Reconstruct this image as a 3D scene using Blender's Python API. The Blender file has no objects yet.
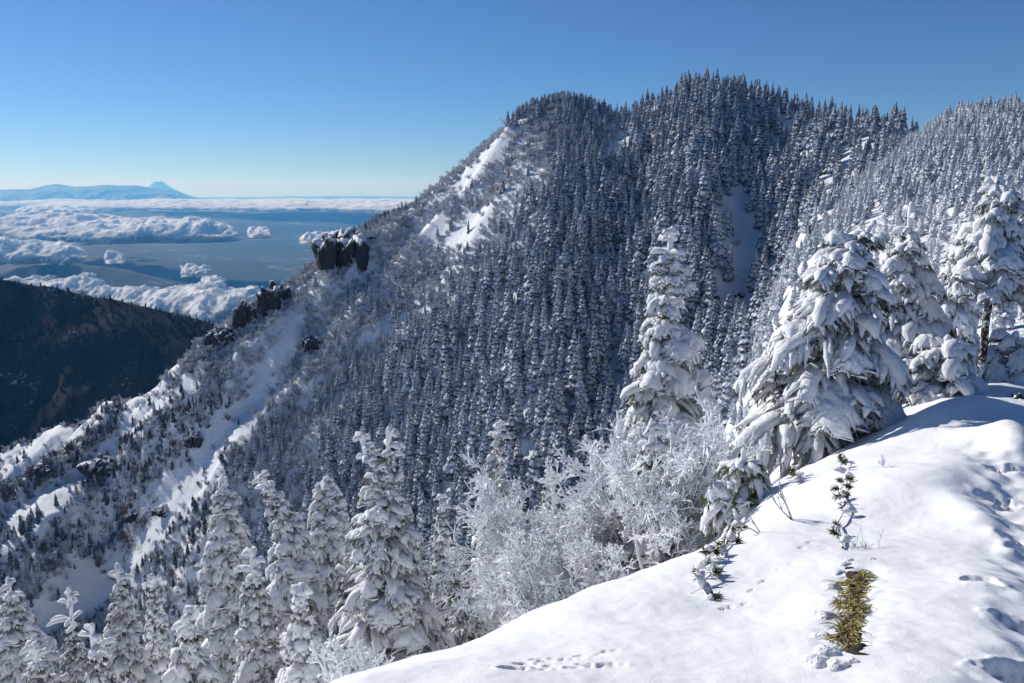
import bpy, math, random
import numpy as np
from mathutils import Vector, Matrix

rng = np.random.default_rng(7)
R = math.radians
W, H = 1024, 683
F = 796.0
PITCH = R(11.05)
CAM = np.array([0.0, 0.0, 1.6])
SUN_AZ, SUN_EL = R(-50), R(27)

scene = bpy.context.scene
col = scene.collection

# ------------------------------------------------------------------ helpers
def tag(o, label=None, cat=None, group=None, kind=None):
    if label: o['label'] = label
    if cat: o['category'] = cat
    if group: o['group'] = group
    if kind: o['kind'] = kind
    return o

def empty(name, loc=(0, 0, 0)):
    o = bpy.data.objects.new(name, None)
    o.empty_display_size = 0.3
    col.objects.link(o)
    o.location = loc
    return o

def mesh_np(name, V, Q, mats=(), midx=None, smooth=True, parent=None, tri=False, link=True):
    """V (n,3), Q (m,4) or (m,3) -> object"""
    V = np.ascontiguousarray(V, dtype=np.float32)
    Q = np.ascontiguousarray(Q, dtype=np.int32)
    k = Q.shape[1]
    me = bpy.data.meshes.new(name)
    me.vertices.add(len(V)); me.vertices.foreach_set('co', V.ravel())
    me.loops.add(Q.size); me.loops.foreach_set('vertex_index', Q.ravel())
    me.polygons.add(len(Q))
    me.polygons.foreach_set('loop_start', np.arange(len(Q), dtype=np.int32) * k)
    for m in mats: me.materials.append(m)
    if midx is not None: me.polygons.foreach_set('material_index', np.ascontiguousarray(midx, dtype=np.int32))
    if smooth is True:
        me.polygons.foreach_set('use_smooth', np.ones(len(Q), dtype=bool))
    elif smooth is not False:
        me.polygons.foreach_set('use_smooth', np.ascontiguousarray(smooth, dtype=bool))
    me.update(calc_edges=True)
    me.validate()
    o = bpy.data.objects.new(name, me)
    if link: col.objects.link(o)
    if parent: o.parent = parent
    return o

class Geo:
    """collects quads (tris repeat is avoided: every face is a quad)"""
    def __init__(s): s.V = []; s.Q = []; s.M = []; s.S = []; s.n = 0
    def add(s, V, Q, mi=0, smooth=True):
        V = np.asarray(V, dtype=np.float32).reshape(-1, 3); Q = np.asarray(Q, dtype=np.int64).reshape(-1, 4)
        s.V.append(V); s.Q.append(Q + s.n); s.n += len(V)
        s.M.append(np.full(len(Q), mi)); s.S.append(np.full(len(Q), smooth))
    def arrays(s):
        return np.concatenate(s.V), np.concatenate(s.Q), np.concatenate(s.M), np.concatenate(s.S)
    def build(s, name, mats, parent=None, link=True):
        V, Q, M, S = s.arrays()
        return mesh_np(name, V, Q, mats, M, S, parent, link=link)

def hash2(ix, iy, seed):
    h = (ix.astype(np.int64) * 374761393 + iy.astype(np.int64) * 668265263 + seed * 1442695041) & 0xFFFFFFFF
    h = ((h ^ (h >> 13)) * 1274126177) & 0xFFFFFFFF
    h = (h ^ (h >> 16)) & 0xFFFFFFFF
    return h
def noise2(x, y, seed=0):
    """gradient noise, about -1..1"""
    x = np.asarray(x, dtype=np.float64); y = np.asarray(y, dtype=np.float64)
    ix = np.floor(x); iy = np.floor(y); fx = x - ix; fy = y - iy
    ix = ix.astype(np.int64); iy = iy.astype(np.int64)
    u = fx * fx * fx * (fx * (fx * 6 - 15) + 10); v = fy * fy * fy * (fy * (fy * 6 - 15) + 10)
    def g(a, b, dx, dy):
        an = hash2(a, b, seed) * (2 * math.pi / 4294967296.0)
        return np.cos(an) * dx + np.sin(an) * dy
    n00 = g(ix, iy, fx, fy); n10 = g(ix + 1, iy, fx - 1, fy)
    n01 = g(ix, iy + 1, fx, fy - 1); n11 = g(ix + 1, iy + 1, fx - 1, fy - 1)
    return (n00 * (1 - u) * (1 - v) + n10 * u * (1 - v) + n01 * (1 - u) * v + n11 * u * v) * 1.5
def fbm(x, y, octs=4, seed=0, gain=0.5):
    a = 1.0; t = 0; s = 0
    for i in range(octs):
        t = t + a * noise2(x, y, seed + i * 17); s += a; a *= gain; x = x * 2.03 + 3.1; y = y * 2.03 - 1.7
    return t / s
def ridged(x, y, octs=4, seed=0):
    a = 1.0; t = 0; s = 0
    for i in range(octs):
        t = t + a * (1 - np.abs(noise2(x, y, seed + i * 17))); s += a; a *= .5; x = x * 2.03 + 3.1; y = y * 2.03 - 1.7
    return t / s

def sstep(a, b, x):
    t = np.clip((x - a) / (b - a), 0, 1); return t * t * (3 - 2 * t)

# pixel <-> ray of the author's survey
def ray(u, v):
    x = (np.asarray(u, float) - 512) / F; y = (341.5 - np.asarray(v, float)) / F
    c, s = math.cos(PITCH), math.sin(PITCH)
    d = np.stack(np.broadcast_arrays(x, y * s + c, y * c - s), -1)
    return d
def at(u, v, Y):
    d = ray(u, v)
    return CAM + d * (np.asarray(Y, float) / d[..., 1])[..., None]
def proj(P):
    P = np.asarray(P, float) - CAM
    c, s = math.cos(PITCH), math.sin(PITCH)
    dep = P[..., 1] * c - P[..., 2] * s
    up = P[..., 1] * s + P[..., 2] * c
    dep = np.maximum(dep, 1e-3)
    return 512 + F * P[..., 0] / dep, 341.5 - F * up / dep, dep
def inpoly(u, v, poly):
    u = np.asarray(u); v = np.asarray(v)
    r = np.zeros(u.shape, bool); n = len(poly)
    for i in range(n):
        x1, y1 = poly[i]; x2, y2 = poly[(i + 1) % n]
        if y1 == y2: continue
        c = ((y1 > v) != (y2 > v)) & (u < (x2 - x1) * (v - y1) / (y2 - y1) + x1)
        r ^= c
    return r
def dist_line(u, v, pts):
    """distance from points to a polyline, and how far along it (0..1)"""
    best = np.full(np.shape(u), 1e9); tt = np.zeros(np.shape(u)); L = len(pts) - 1
    for i in range(L):
        x1, y1 = pts[i][:2]; x2, y2 = pts[i + 1][:2]; dx, dy = x2 - x1, y2 - y1
        t = np.clip(((u - x1) * dx + (v - y1) * dy) / (dx * dx + dy * dy), 0, 1)
        d = np.hypot(u - x1 - t * dx, v - y1 - t * dy)
        m = d < best; best = np.where(m, d, best); tt = np.where(m, (i + t) / L, tt)
    return best, tt

# ------------------------------------------------------------------ materials
def newmat(name):
    m = bpy.data.materials.new(name); m.use_nodes = True
    nt = m.node_tree; nt.nodes.clear()
    out = nt.nodes.new('ShaderNodeOutputMaterial')
    b = nt.nodes.new('ShaderNodeBsdfPrincipled')
    nt.links.new(b.outputs[0], out.inputs[0])
    return m, nt, b, out
def N(nt, t, **kw):
    n = nt.nodes.new(t)
    for k, v in kw.items():
        if k.startswith('i_'): n.inputs[int(k[2:])].default_value = v
        else: setattr(n, k, v)
    return n
def noise_node(nt, scale, detail=4, rough=.55, coord=None, vec='Object'):
    if coord is None:
        coord = N(nt, 'ShaderNodeTexCoord').outputs[vec]
    n = N(nt, 'ShaderNodeTexNoise'); n.inputs['Scale'].default_value = scale
    n.inputs['Detail'].default_value = detail; n.inputs['Roughness'].default_value = rough
    nt.links.new(coord, n.inputs['Vector']); return n
def ramp(nt, fac, stops):
    r = N(nt, 'ShaderNodeValToRGB'); e = r.color_ramp.elements
    while len(e) < len(stops): e.new(0.5)
    for i, (p, c) in enumerate(stops):
        e[i].position = p; e[i].color = (*c, 1) if len(c) == 3 else c
    nt.links.new(fac, r.inputs[0]); return r
def math_node(nt, op, a, b=None, clamp=False):
    m = N(nt, 'ShaderNodeMath', operation=op, use_clamp=clamp)
    for i, x in enumerate((a, b)):
        if x is None: continue
        if isinstance(x, (int, float)): m.inputs[i].default_value = x
        else: nt.links.new(x, m.inputs[i])
    return m.outputs[0]
def mixc(nt, fac, a, b):
    m = N(nt, 'ShaderNodeMix', data_type='RGBA')
    for sock, x in ((m.inputs[0], fac), (m.inputs[6], a), (m.inputs[7], b)):
        if isinstance(x, (int, float)): sock.default_value = x
        elif isinstance(x, tuple): sock.default_value = (*x, 1)
        else: nt.links.new(x, sock)
    return m.outputs[2]
def bump(nt, b, height, strength, dist):
    bn = N(nt, 'ShaderNodeBump'); bn.inputs['Strength'].default_value = strength
    bn.inputs['Distance'].default_value = dist
    nt.links.new(height, bn.inputs['Height']); nt.links.new(bn.outputs[0], b.inputs['Normal'])

SNOW = (0.86, 0.875, 0.90)
def mat_snow_near():
    m, nt, b, o = newmat('fresh_snow')
    geo = N(nt, 'ShaderNodeNewGeometry')
    n1 = noise_node(nt, 75, 6, .8, geo.outputs['Position'])
    n2 = noise_node(nt, 7, 4, .6, geo.outputs['Position'])
    hh = math_node(nt, 'ADD', math_node(nt, 'MULTIPLY', n1.outputs[0], .38), n2.outputs[0])
    bump(nt, b, hh, .48, .03)
    b.inputs['Base Color'].default_value = (*SNOW, 1)
    b.inputs['Roughness'].default_value = .55
    b.inputs['Specular IOR Level'].default_value = .25
    # scattered ice glints
    v = N(nt, 'ShaderNodeTexVoronoi'); v.inputs['Scale'].default_value = 45
    nt.links.new(geo.outputs['Position'], v.inputs['Vector'])
    sp = math_node(nt, 'LESS_THAN', v.outputs['Distance'], .07)
    rr = math_node(nt, 'SUBTRACT', .55, math_node(nt, 'MULTIPLY', sp, .35))
    nt.links.new(rr, b.inputs['Roughness'])
    return m
def mat_far_slope():
    m, nt, b, o = newmat('snowy_mountainside')
    geo = N(nt, 'ShaderNodeNewGeometry')
    sep = N(nt, 'ShaderNodeSeparateXYZ'); nt.links.new(geo.outputs['True Normal'], sep.inputs[0])
    n1 = noise_node(nt, .09, 6, .65, geo.outputs['Position'])
    n2 = noise_node(nt, .7, 5, .7, geo.outputs['Position'])
    s = math_node(nt, 'ADD', sep.outputs[2], math_node(nt, 'MULTIPLY', math_node(nt, 'SUBTRACT', n1.outputs[0], .5), .5))
    s = math_node(nt, 'ADD', s, math_node(nt, 'MULTIPLY', math_node(nt, 'SUBTRACT', n2.outputs[0], .5), .45))
    px = N(nt, 'ShaderNodeSeparateXYZ'); nt.links.new(geo.outputs['Position'], px.inputs[0])
    away = math_node(nt, 'DIVIDE', math_node(nt, 'ADD', px.outputs[0], 90.0), 60.0, clamp=True)   # the crags lie on the western flank only
    s = math_node(nt, 'ADD', s, math_node(nt, 'MULTIPLY', away, .8))
    mask = ramp(nt, s, [(.36, (0, 0, 0)), (.48, (1, 1, 1))])
    rock = ramp(nt, n2.outputs[0], [(.3, (.035, .03, .03)), (.55, (.10, .085, .075)), (.75, (.22, .2, .19))])
    c = mixc(nt, mask.outputs[0], rock.outputs[0], (0.82, 0.84, 0.87))
    nt.links.new(c, b.inputs['Base Color'])
    b.inputs['Roughness'].default_value = .75
    b.inputs['Specular IOR Level'].default_value = .1
    hh = math_node(nt, 'ADD', n2.outputs[0], math_node(nt, 'MULTIPLY', n1.outputs[0], 2))
    bump(nt, b, hh, .6, 1.2)
    return m
# ------------------------------------------------------------------ terrain
CREST = [(-330, 580, 700), (-150, 510, 740), (0, 440, 755), (40, 420, 742), (75, 405, 700), (105, 392, 645), (135, 391, 615), (160, 380, 605),
         (180, 358, 610), (210, 330, 620), (240, 305, 630), (265, 290, 640), (290, 280, 650), (312, 262, 660),
         (330, 244, 670), (352, 232, 672), (380, 218, 675), (405, 206, 675), (430, 187, 672), (470, 154, 668),
         (505, 126, 665), (524, 108, 662), (545, 100, 658), (575, 99, 650), (598, 107, 642), (622, 115, 632), (640, 108, 622), (658, 98, 614), (690, 84, 600), (730, 90, 585),
         (760, 97, 570), (800, 104, 540), (850, 111, 500), (900, 114, 450), (930, 113, 420)]
def Tdep(v): return np.tan(PITCH + np.arctan((np.asarray(v, float) - 341.5) / F))
def cinterp(u, k):
    xs = [c[0] for c in CREST]; return np.interp(u, xs, [c[k] for c in CREST])
ctrl = []   # (u, v, Y)
def add_col(u, pts):
    for v, Y in pts: ctrl.append((u, v, Y))
def face_Y(u, v, slope=None):
    v0, Y0 = cinterp(u, 1), cinterp(u, 2)
    if slope is None: slope = np.interp(u, [0, 300, 500, 900], [.72, .68, .62, .6])
    z0 = -Y0 * Tdep(v0)
    return (slope * Y0 - z0) / (slope + Tdep(v))
def face_cols(u, vend, vs=None):
    v0, Y0 = float(cinterp(u, 1)), float(cinterp(u, 2))
    ctrl.append((u, v0, Y0))
    # drop behind the crest
    z0 = -Y0 * Tdep(v0)
    for dY, dz in ((25, -14), (80, -60), (220, -190)):
        Y = Y0 + dY; z = z0 + dz; ctrl.append((u, None, Y, z))
    v = v0 + 45
    while v <= vend:
        ctrl.append((u, v, float(face_Y(u, v)))); v += 45
for u, pts in ((-330, [(580, 700), (660, 560), (760, 440)]), (-150, [(510, 740), (552, 715), (570, 650), (540, 560), (600, 511), (700, 440)]),
      (0, [(440, 755), (482, 732), (508, 650), (496, 560), (522, 535), (560, 507), (600, 478), (650, 443), (700, 411)]),
      (50, [(416, 737), (460, 715), (480, 645), (470, 570), (500, 548), (540, 517), (590, 480), (650, 438), (700, 407)])):
    add_col(u, pts); v0, Y0 = pts[0]; z0 = -Y0 * float(Tdep(v0))
    for dY, dz in ((25, -14), (80, -60), (220, -190)): ctrl.append((u, None, Y0 + dY, z0 + dz))
for u in (105, 150, 190, 230, 265, 300, 330, 352, 380, 430, 470, 505, 524, 548, 575, 600, 622, 658, 690):
    face_cols(u, 700 if u < 450 else (660 if u < 560 else 600))
face_cols(740, 330); face_cols(790, 225); face_cols(840, 165); face_cols(890, 140)
# near columns (snow hump, its edge, the slope that falls away beyond)
add_col(-330, [(830, 8), (800, 30), (790, 120)])
add_col(-120, [(800, 4), (790, 8), (770, 20), (770, 50), (760, 120), (760, 230)])
add_col(30, [(790, 3.5), (780, 7), (765, 12), (755, 22), (760, 50), (755, 120), (745, 250)])
add_col(150, [(760, 3), (765, 6), (760, 10), (750, 16), (750, 30), (755, 60), (755, 120), (745, 220)])
add_col(270, [(715, 3.2), (735, 5), (745, 9), (742, 15), (745, 30), (750, 60), (752, 120), (740, 220)])
add_col(370, [(683, 3.2), (676, 4.3), (700, 6), (705, 9), (708, 13), (735, 25), (745, 50), (745, 110), (735, 200)])
add_col(430, [(683, 3.1), (655, 4.5), (676, 6.5), (690, 10), (705, 15), (730, 28), (740, 60), (740, 120), (725, 200)])
add_col(490, [(683, 3.0), (647, 4.9), (664, 7.5), (680, 12), (700, 20), (725, 40), (735, 80), (728, 150), (705, 220)])
add_col(550, [(683, 3.0), (640, 4.0), (604, 5.6), (640, 9), (662, 14), (685, 25), (712, 50), (722, 90), (712, 150), (660, 235)])
add_col(600, [(683, 3.0), (630, 4.1), (581, 6.2), (620, 9.5), (645, 14), (670, 25), (700, 50), (708, 90), (690, 150), (620, 245)])
add_col(650, [(683, 3.0), (620, 4.4), (570, 7), (600, 10), (612, 15), (640, 28), (670, 50), (680, 90), (660, 150), (585, 240)])
add_col(711, [(683, 3.0), (610, 4.7), (542, 8), (552, 10), (560, 15), (580, 25), (600, 45), (610, 80), (590, 130), (520, 200), (450, 300)])
add_col(760, [(683, 3.0), (600, 4.9), (540, 6.8), (488, 9.8), (492, 12), (495, 18), (480, 30), (450, 60), (405, 110), (355, 170), (312, 205), (355, 260), (350, 310)])
add_col(800, [(683, 3.0), (600, 4.9), (540, 6.9), (468, 10.4), (455, 13), (440, 20), (410, 35), (350, 80), (290, 130), (250, 180), (216, 240), (270, 300), (290, 350)])
add_col(850, [(683, 3.0), (600, 4.9), (540, 6.9), (480, 9.2), (455, 10.8), (430, 15), (400, 25), (340, 60), (290, 105), (240, 165), (205, 230), (184, 280), (220, 340), (215, 385)])
add_col(900, [(683, 2.9), (600, 4.6), (540, 6.3), (480, 8.6), (428, 11.6), (405, 16), (370, 28), (310, 60), (260, 110), (210, 180), (170, 250), (148, 335), (162, 385)])
add_col(950, [(683, 2.9), (600, 4.5), (540, 6.1), (480, 8.2), (430, 10.6), (395, 13), (375, 18), (345, 30), (295, 60), (245, 110), (195, 180), (150, 260), (110, 385), (150, 430)])
add_col(1000, [(683, 2.9), (600, 4.5), (540, 6), (480, 7.9), (420, 10.8), (380, 14), (362, 20), (330, 35), (285, 60), (235, 105), (185, 170), (140, 260), (110, 350), (150, 400)])
add_col(1040, [(683, 2.9), (600, 4.6), (520, 6.6), (450, 9.2), (405, 12), (372, 16), (350, 25), (325, 38), (280, 62), (230, 100), (180, 160), (140, 240), (113, 325), (150, 390)])
add_col(1200, [(683, 3.4), (560, 7), (450, 12), (380, 24), (300, 60), (220, 110), (150, 180), (112, 290), (160, 380)])
pol = []   # theta, ln r, g
for c in ctrl:
    if len(c) == 4:
        u, _, Y, z = c; x = (u - 512) / F * Y * 1.02
    else:
        u, v, Y = c; p = at(u, v, Y); x, z = p[0], p[2]
    r = math.hypot(x, Y); pol.append((math.atan2(x, Y), math.log(r), (z - 1.6) / r))
for th in range(-180, 180, 15):                       # the parts outside the photograph
    t = R(th)
    if abs(th) <= 40: 
        pol += [(t, math.log(1.0), -1.55), (t, math.log(.4), -3.9)]
        pol += [(t, math.log(1500), -.5), (t, math.log(3200), -.5)]
    else:
        rightside = .5 + .5 * math.cos(t - R(100))
        for r, g in ((.4, -3.9), (1.0, -1.6), (3, -.68), (8, -.42), (25, -.35 + .15 * rightside), (80, -.45 + .4 * rightside), (250, -.5 + .5 * rightside), (700, -.55 + .4 * rightside), (1500, -.55), (3200, -.5)):
            pol.append((t, math.log(r), g))
pol = np.array(pol)
# keep the author's survey free of near-duplicate points
keep = []
for i, p in enumerate(pol):
    if all(math.hypot(p[0] - pol[j][0], p[1] - pol[j][1]) > .018 for j in keep): keep.append(i)
pol = pol[keep]
ext = np.concatenate([pol, pol + [2 * math.pi, 0, 0], pol - [2 * math.pi, 0, 0]])
ext = ext[np.abs(ext[:, 0]) < math.pi + .6]
def kern(d): return d
D = np.hypot(ext[:, None, 0] - ext[None, :, 0], ext[:, None, 1] - ext[None, :, 1])
n = len(ext)
A = np.zeros((n + 1, n + 1)); A[:n, :n] = kern(D) - .0004 * np.eye(n); A[:n, n] = 1; A[n, :n] = 1
wt = np.linalg.solve(A, np.append(ext[:, 2], 0))
def rbf(th, lr):
    th = np.asarray(th, float); lr = np.asarray(lr, float); sh = th.shape
    t = th.ravel(); l = lr.ravel(); out = np.empty(t.size)
    for s in range(0, t.size, 20000):
        e = slice(s, s + 20000)
        d = np.hypot(t[e, None] - ext[None, :, 0], l[e, None] - ext[None, :, 1])
        out[e] = kern(d) @ wt[:-1] + wt[-1]
    return out.reshape(sh)
# coarse table of g, blurred a little so that the survey's lines do not crease the ground
TH0, TH1, NT = -math.pi, math.pi, 1001
LR0, LR1, NL = math.log(.4), math.log(3300), 440
gth = np.linspace(TH0, TH1, NT); glr = np.linspace(LR0, LR1, NL)
G = rbf(*np.meshgrid(gth, glr, indexing='ij'))
def blur(A, ax, k):
    for _ in range(k):
        A = (np.roll(A, 1, ax) + 2 * A + np.roll(A, -1, ax)) / 4
    return A
G0 = G.copy()
G = blur(blur(G, 0, 2), 1, 2); G[:, :4] = G0[:, :4]; G[:, -4:] = G0[:, -4:]
def bilin(Gt, th, lr):
    a = np.clip((th - TH0) / (TH1 - TH0) * (NT - 1), 0, NT - 1.001); b = np.clip((lr - LR0) / (LR1 - LR0) * (NL - 1), 0, NL - 1.001)
    i = a.astype(int); j = b.astype(int); a -= i; b -= j
    return Gt[i, j] * (1 - a) * (1 - b) + Gt[i + 1, j] * a * (1 - b) + Gt[i, j + 1] * (1 - a) * b + Gt[i + 1, j + 1] * a * b

def base_z(x, y):
    r = np.maximum(np.hypot(x, y), .41); th = np.arctan2(x, y)
    return 1.6 + r * bilin(G, th, np.log(r))

# ribs (+) and gullies (-) of the mountainside: survey lines in pixels, kept as world lines
def to_world(pts):
    """march each survey ray until it meets the base slope"""
    o = []
    for u, v in pts:
        d = ray(u, v); t = np.exp(np.linspace(math.log(60), math.log(900), 900)); P = CAM + d[None] * t[:, None]
        h = P[:, 2] - base_z(P[:, 0], P[:, 1])
        k = np.argmax(h < 0) if (h < 0).any() else int(np.argmin(h[300:])) + 300
        o.append((P[k, 0], P[k, 1]))
    return o
FEAT = [  # polyline, half-width m, height m
    ([(518, 128), (490, 165), (455, 205), (430, 240), (395, 275), (360, 315)], 16, 10),
    ([(545, 150), (505, 205), (465, 258)], 14, 7),
    ([(575, 165), (535, 230), (470, 320), (400, 400), (330, 480)], 20, 8),
    ([(400, 225), (365, 265), (320, 310), (285, 360), (262, 395)], 14, 9),
    ([(470, 175), (420, 232), (370, 280)], 12, -8),
    ([(380, 330), (330, 365), (285, 410), (230, 470)], 16, 8),
    ([(330, 290), (280, 340), (235, 378)], 17, 10),
    ([(222, 378), (200, 402), (170, 428), (135, 466), (85, 512), (30, 560), (-40, 615)], 20, 15, 45),
    ([(275, 390), (215, 440), (165, 500), (110, 560), (50, 610), (0, 650)], 22, -10),
    ([(340, 420), (270, 480), (200, 560), (150, 640)], 20, 9),
    ([(170, 395), (120, 440), (60, 480), (0, 520)], 11, -7),
    ([(105, 392), (60, 440), (20, 470)], 10, 5),
    ([(240, 318), (215, 360), (185, 395)], 12, 6),
    ([(640, 130), (600, 220), (560, 330), (530, 440)], 26, 7),
    ([(700, 100), (690, 200), (660, 320), (640, 440)], 28, 9),
    ([(770, 120), (750, 200), (742, 270), (735, 330)], 24, -12),
    ([(820, 130), (790, 180)], 18, 6),
    ([(660, 130), (640, 220), (600, 330), (570, 440)], 18, -6),
]
WF = [(to_world(f[0]), f[1], f[2], (f[3] if len(f) > 3 else f[1])) for f in FEAT]

SMOOTH = [(to_world(p), w) for p, w in (([(190, 385), (150, 415), (115, 450), (75, 485), (30, 525), (-20, 560)], 20), ([(250, 410), (215, 455), (170, 500), (120, 555), (60, 600), (0, 640)], 16),
    ([(300, 318), (285, 355), (258, 390)], 8), ([(100, 410), (60, 440), (10, 470)], 12), ([(505, 150), (440, 205)], 7), ([(540, 165), (450, 245)], 8))]
def side_of(x, y, pts):
    (x1, y1), (x2, y2) = pts[0], pts[-1]
    return (y - y1) * (x2 - x1) - (x - x1) * (y2 - y1) > 0
def relief(x, y):
    r = np.hypot(x, y); z = np.zeros(np.shape(x))
    m = r > 150
    if np.any(m):
        xm, ym = x[m], y[m]; zz = np.zeros(xm.shape)
        wx = xm + 14 * fbm(xm / 40, ym / 40, 3, 5); wy = ym + 14 * fbm(xm / 40, ym / 40, 3, 9)
        for pts, w, h, w2 in WF:
            d, t = dist_line(wx, wy, pts)
            if w2 != w: w = np.where(side_of(wx, wy, pts), w2, w)     # w2: the side away from the viewer
            zz += h * np.exp(-np.abs(d / w) ** 1.35) * sstep(0, .1, t + .03) 
        rock = sstep(-60, -260, xm) * .9 + .35
        for pts, hw in SMOOTH:
            d, t = dist_line(xm, ym, pts); rock = rock * (.12 + .88 * sstep(hw * .6, hw * 1.5, d))
        zz += (ridged(xm / 45, ym / 60, 5, 31) - .72) * 14 * rock
        zz += fbm(xm / 12, ym / 12, 4, 41) * 1.6 * rock
        z[m] += zz * sstep(150, 260, r[m])
    m = (r > 9)
    k = sstep(9, 60, r)
    z += fbm(x / 17, y / 17, 3, 77) * 1.2 * k * sstep(400, 60, r) * sstep(12, 40, r)
    return z

def bumps_near(x, y):
    """drifts, tracks and boot holes of the near snow"""
    z = .10 * fbm(x / 2.3, y / 2.3, 3, 3) + .035 * fbm(x / .55, y / .8, 4, 8) + .006 * ridged(x / .5 + y / .9, y / .16, 3, 19)
    r = np.hypot(x, y)
    z *= sstep(.8, 3, r) * sstep(60, 20, r)
    for (cx, cy, ang, a, b, dep) in PITS:
        dx, dy = x - cx, y - cy
        c, s = math.cos(ang), math.sin(ang)
        p = (dx * c + dy * s) / a; q = (-dx * s + dy * c) / b
        rr = (np.abs(p) ** 2.6 + np.abs(q) ** 2.6) ** (1 / 2.6) * (1 + .22 * noise2(x * 14, y * 14, 66))
        z -= dep * sstep(1.08, .6, rr) * (1 + .5 * noise2(x * 20, y * 20, 67))
        z += dep * .15 * np.exp(-((rr - 1.25) / .22) ** 2)
    for (cx, cy, ang, a, b, h) in MOUNDS:
        dx, dy = x - cx, y - cy
        c, s = math.cos(ang), math.sin(ang)
        p = (dx * c + dy * s) / a; q = (-dx * s + dy * c) / b
        z += h * np.exp(-(p * p + q * q))
    z -= .035 * np.exp(-(dist_line(x, y, HOLLOW)[0] / .13) ** 2) * (1 + noise2(x * 9, y * 9, 12)) if HOLLOW else 0
    if TRAIL: z -= .06 * np.exp(-(dist_line(x, y, TRAIL)[0] / .26) ** 2) * (1 + .8 * noise2(x * 5, y * 5, 14))
    return z
def hit_near(u, v):
    d = ray(u, v); t = np.exp(np.linspace(math.log(2), math.log(60), 2500)); P = CAM + d[None] * t[:, None]
    h = P[:, 2] - base_z(P[:, 0], P[:, 1]); k = int(np.argmax(h < 0)) if (h < 0).any() else int(np.argmin(np.abs(h)))
    return P[k]
PITS = []; MOUNDS = []; TRAIL = [tuple(hit_near(u, v)[:2]) for u, v in ((985, 452), (1003, 480), (1008, 510), (1030, 560), (1050, 640), (1070, 760))]
HOLLOW = [tuple(hit_near(u, v)[:2]) for u, v in ((860, 585), (858, 612), (848, 645))]
def pit(u, v, ang, a, b, dep):
    p = hit_near(u, v); PITS.append((p[0], p[1], R(ang), a, b, dep))
def mound(u, v, ang, a, b, h):
    p = hit_near(u, v); MOUNDS.append((p[0], p[1], R(ang), a, b, h))
pit(978, 598, -5, .11, .10, .07)
for u, v, a in ((998, 498, -25), (1014, 507, -15), (1016, 541, -20), (1026, 552, 0), (1024, 634, -20), (1022, 672, 20), (1008, 474, -10)):
    pit(u, v, a, random.Random(u * v).uniform(.14, .24), random.Random(u + v).uniform(.08, .13), .075)
rr_ = random.Random(5)
for i in range(11):                                   # animal tracks over the hump
    pit(508 + i * 11 + rr_.uniform(-2, 2), 668 - i * .9 + rr_.uniform(-2, 2), rr_.uniform(-20, 20), .045, .022, .02)
    pit(520 + i * 9 + rr_.uniform(-2, 2), 660 - i * 1.2 + rr_.uniform(-2, 2), rr_.uniform(-20, 20), .05, .022, .02)
for i in range(9):
    pit(730 + i * 12 + rr_.uniform(-4, 4), 610 - i * 9 + rr_.uniform(-3, 3), 40 + rr_.uniform(-25, 25), rr_.uniform(.03, .07), rr_.uniform(.015, .03), rr_.uniform(.008, .018))
pit(512, 668, 0, .07, .05, .05)
mound(880, 500, 30, 1.7, .7, .22); mound(960, 418, 15, 1.0, .45, .30); mound(1010, 452, 60, .9, .3, .22); mound(975, 520, 80, 1.0, .22, .10); mound(850, 600, 70, 1.0, .45, .10); mound(990, 440, 0, .5, .5, .15)
mound(600, 610, 0, 1.2, .5, .08); mound(1000, 600, 60, 1.0, .4, .12); mound(820, 490, 0, .7, .4, .12)

def ground_z(x, y):
    x = np.asarray(x, float); y = np.asarray(y, float)
    return base_z(x, y) + relief(x, y) + bumps_near(x, y)

def polar_sheet(name, th, rad, mat, center=False):
    T, Rr = np.meshgrid(th, rad, indexing='ij')
    X = Rr * np.sin(T); Y = Rr * np.cos(T); Z = ground_z(X, Y)
    V = np.stack([X, Y, Z], -1).reshape(-1, 3)
    a, b = T.shape; I = np.arange(a * b).reshape(a, b)
    Q = np.stack([I[:-1, :-1], I[:-1, 1:], I[1:, 1:], I[1:, :-1]], -1).reshape(-1, 4)
    return mesh_np(name, V, Q, [mat])
M_snow = mat_snow_near(); M_slope = mat_far_slope()
fr = np.arange(-41, 41.01, .125)
wide = np.concatenate([np.arange(-180, -41, 1.5), fr, np.arange(42.5, 180.1, 1.5)])
wide[-1] = 180
near = polar_sheet('snow_ground', np.radians(wide), np.exp(np.linspace(math.log(.42), math.log(30), 760)), M_snow)
tag(near, 'smooth fresh snow hump with tracks in the foreground', 'ground', kind='structure')
far = polar_sheet('mountain_terrain', np.radians(wide), np.exp(np.linspace(math.log(29.5), math.log(1000), 620)), M_slope)
tag(far, 'snowy mountainside under the forest', 'terrain', kind='structure')
out_ = polar_sheet('hill_terrain', np.radians(np.arange(-180, 180.1, 1.5)), np.exp(np.linspace(math.log(995), math.log(3200), 60)), M_slope)
tag(out_, 'far side of the mountain', 'terrain', kind='structure')
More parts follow.
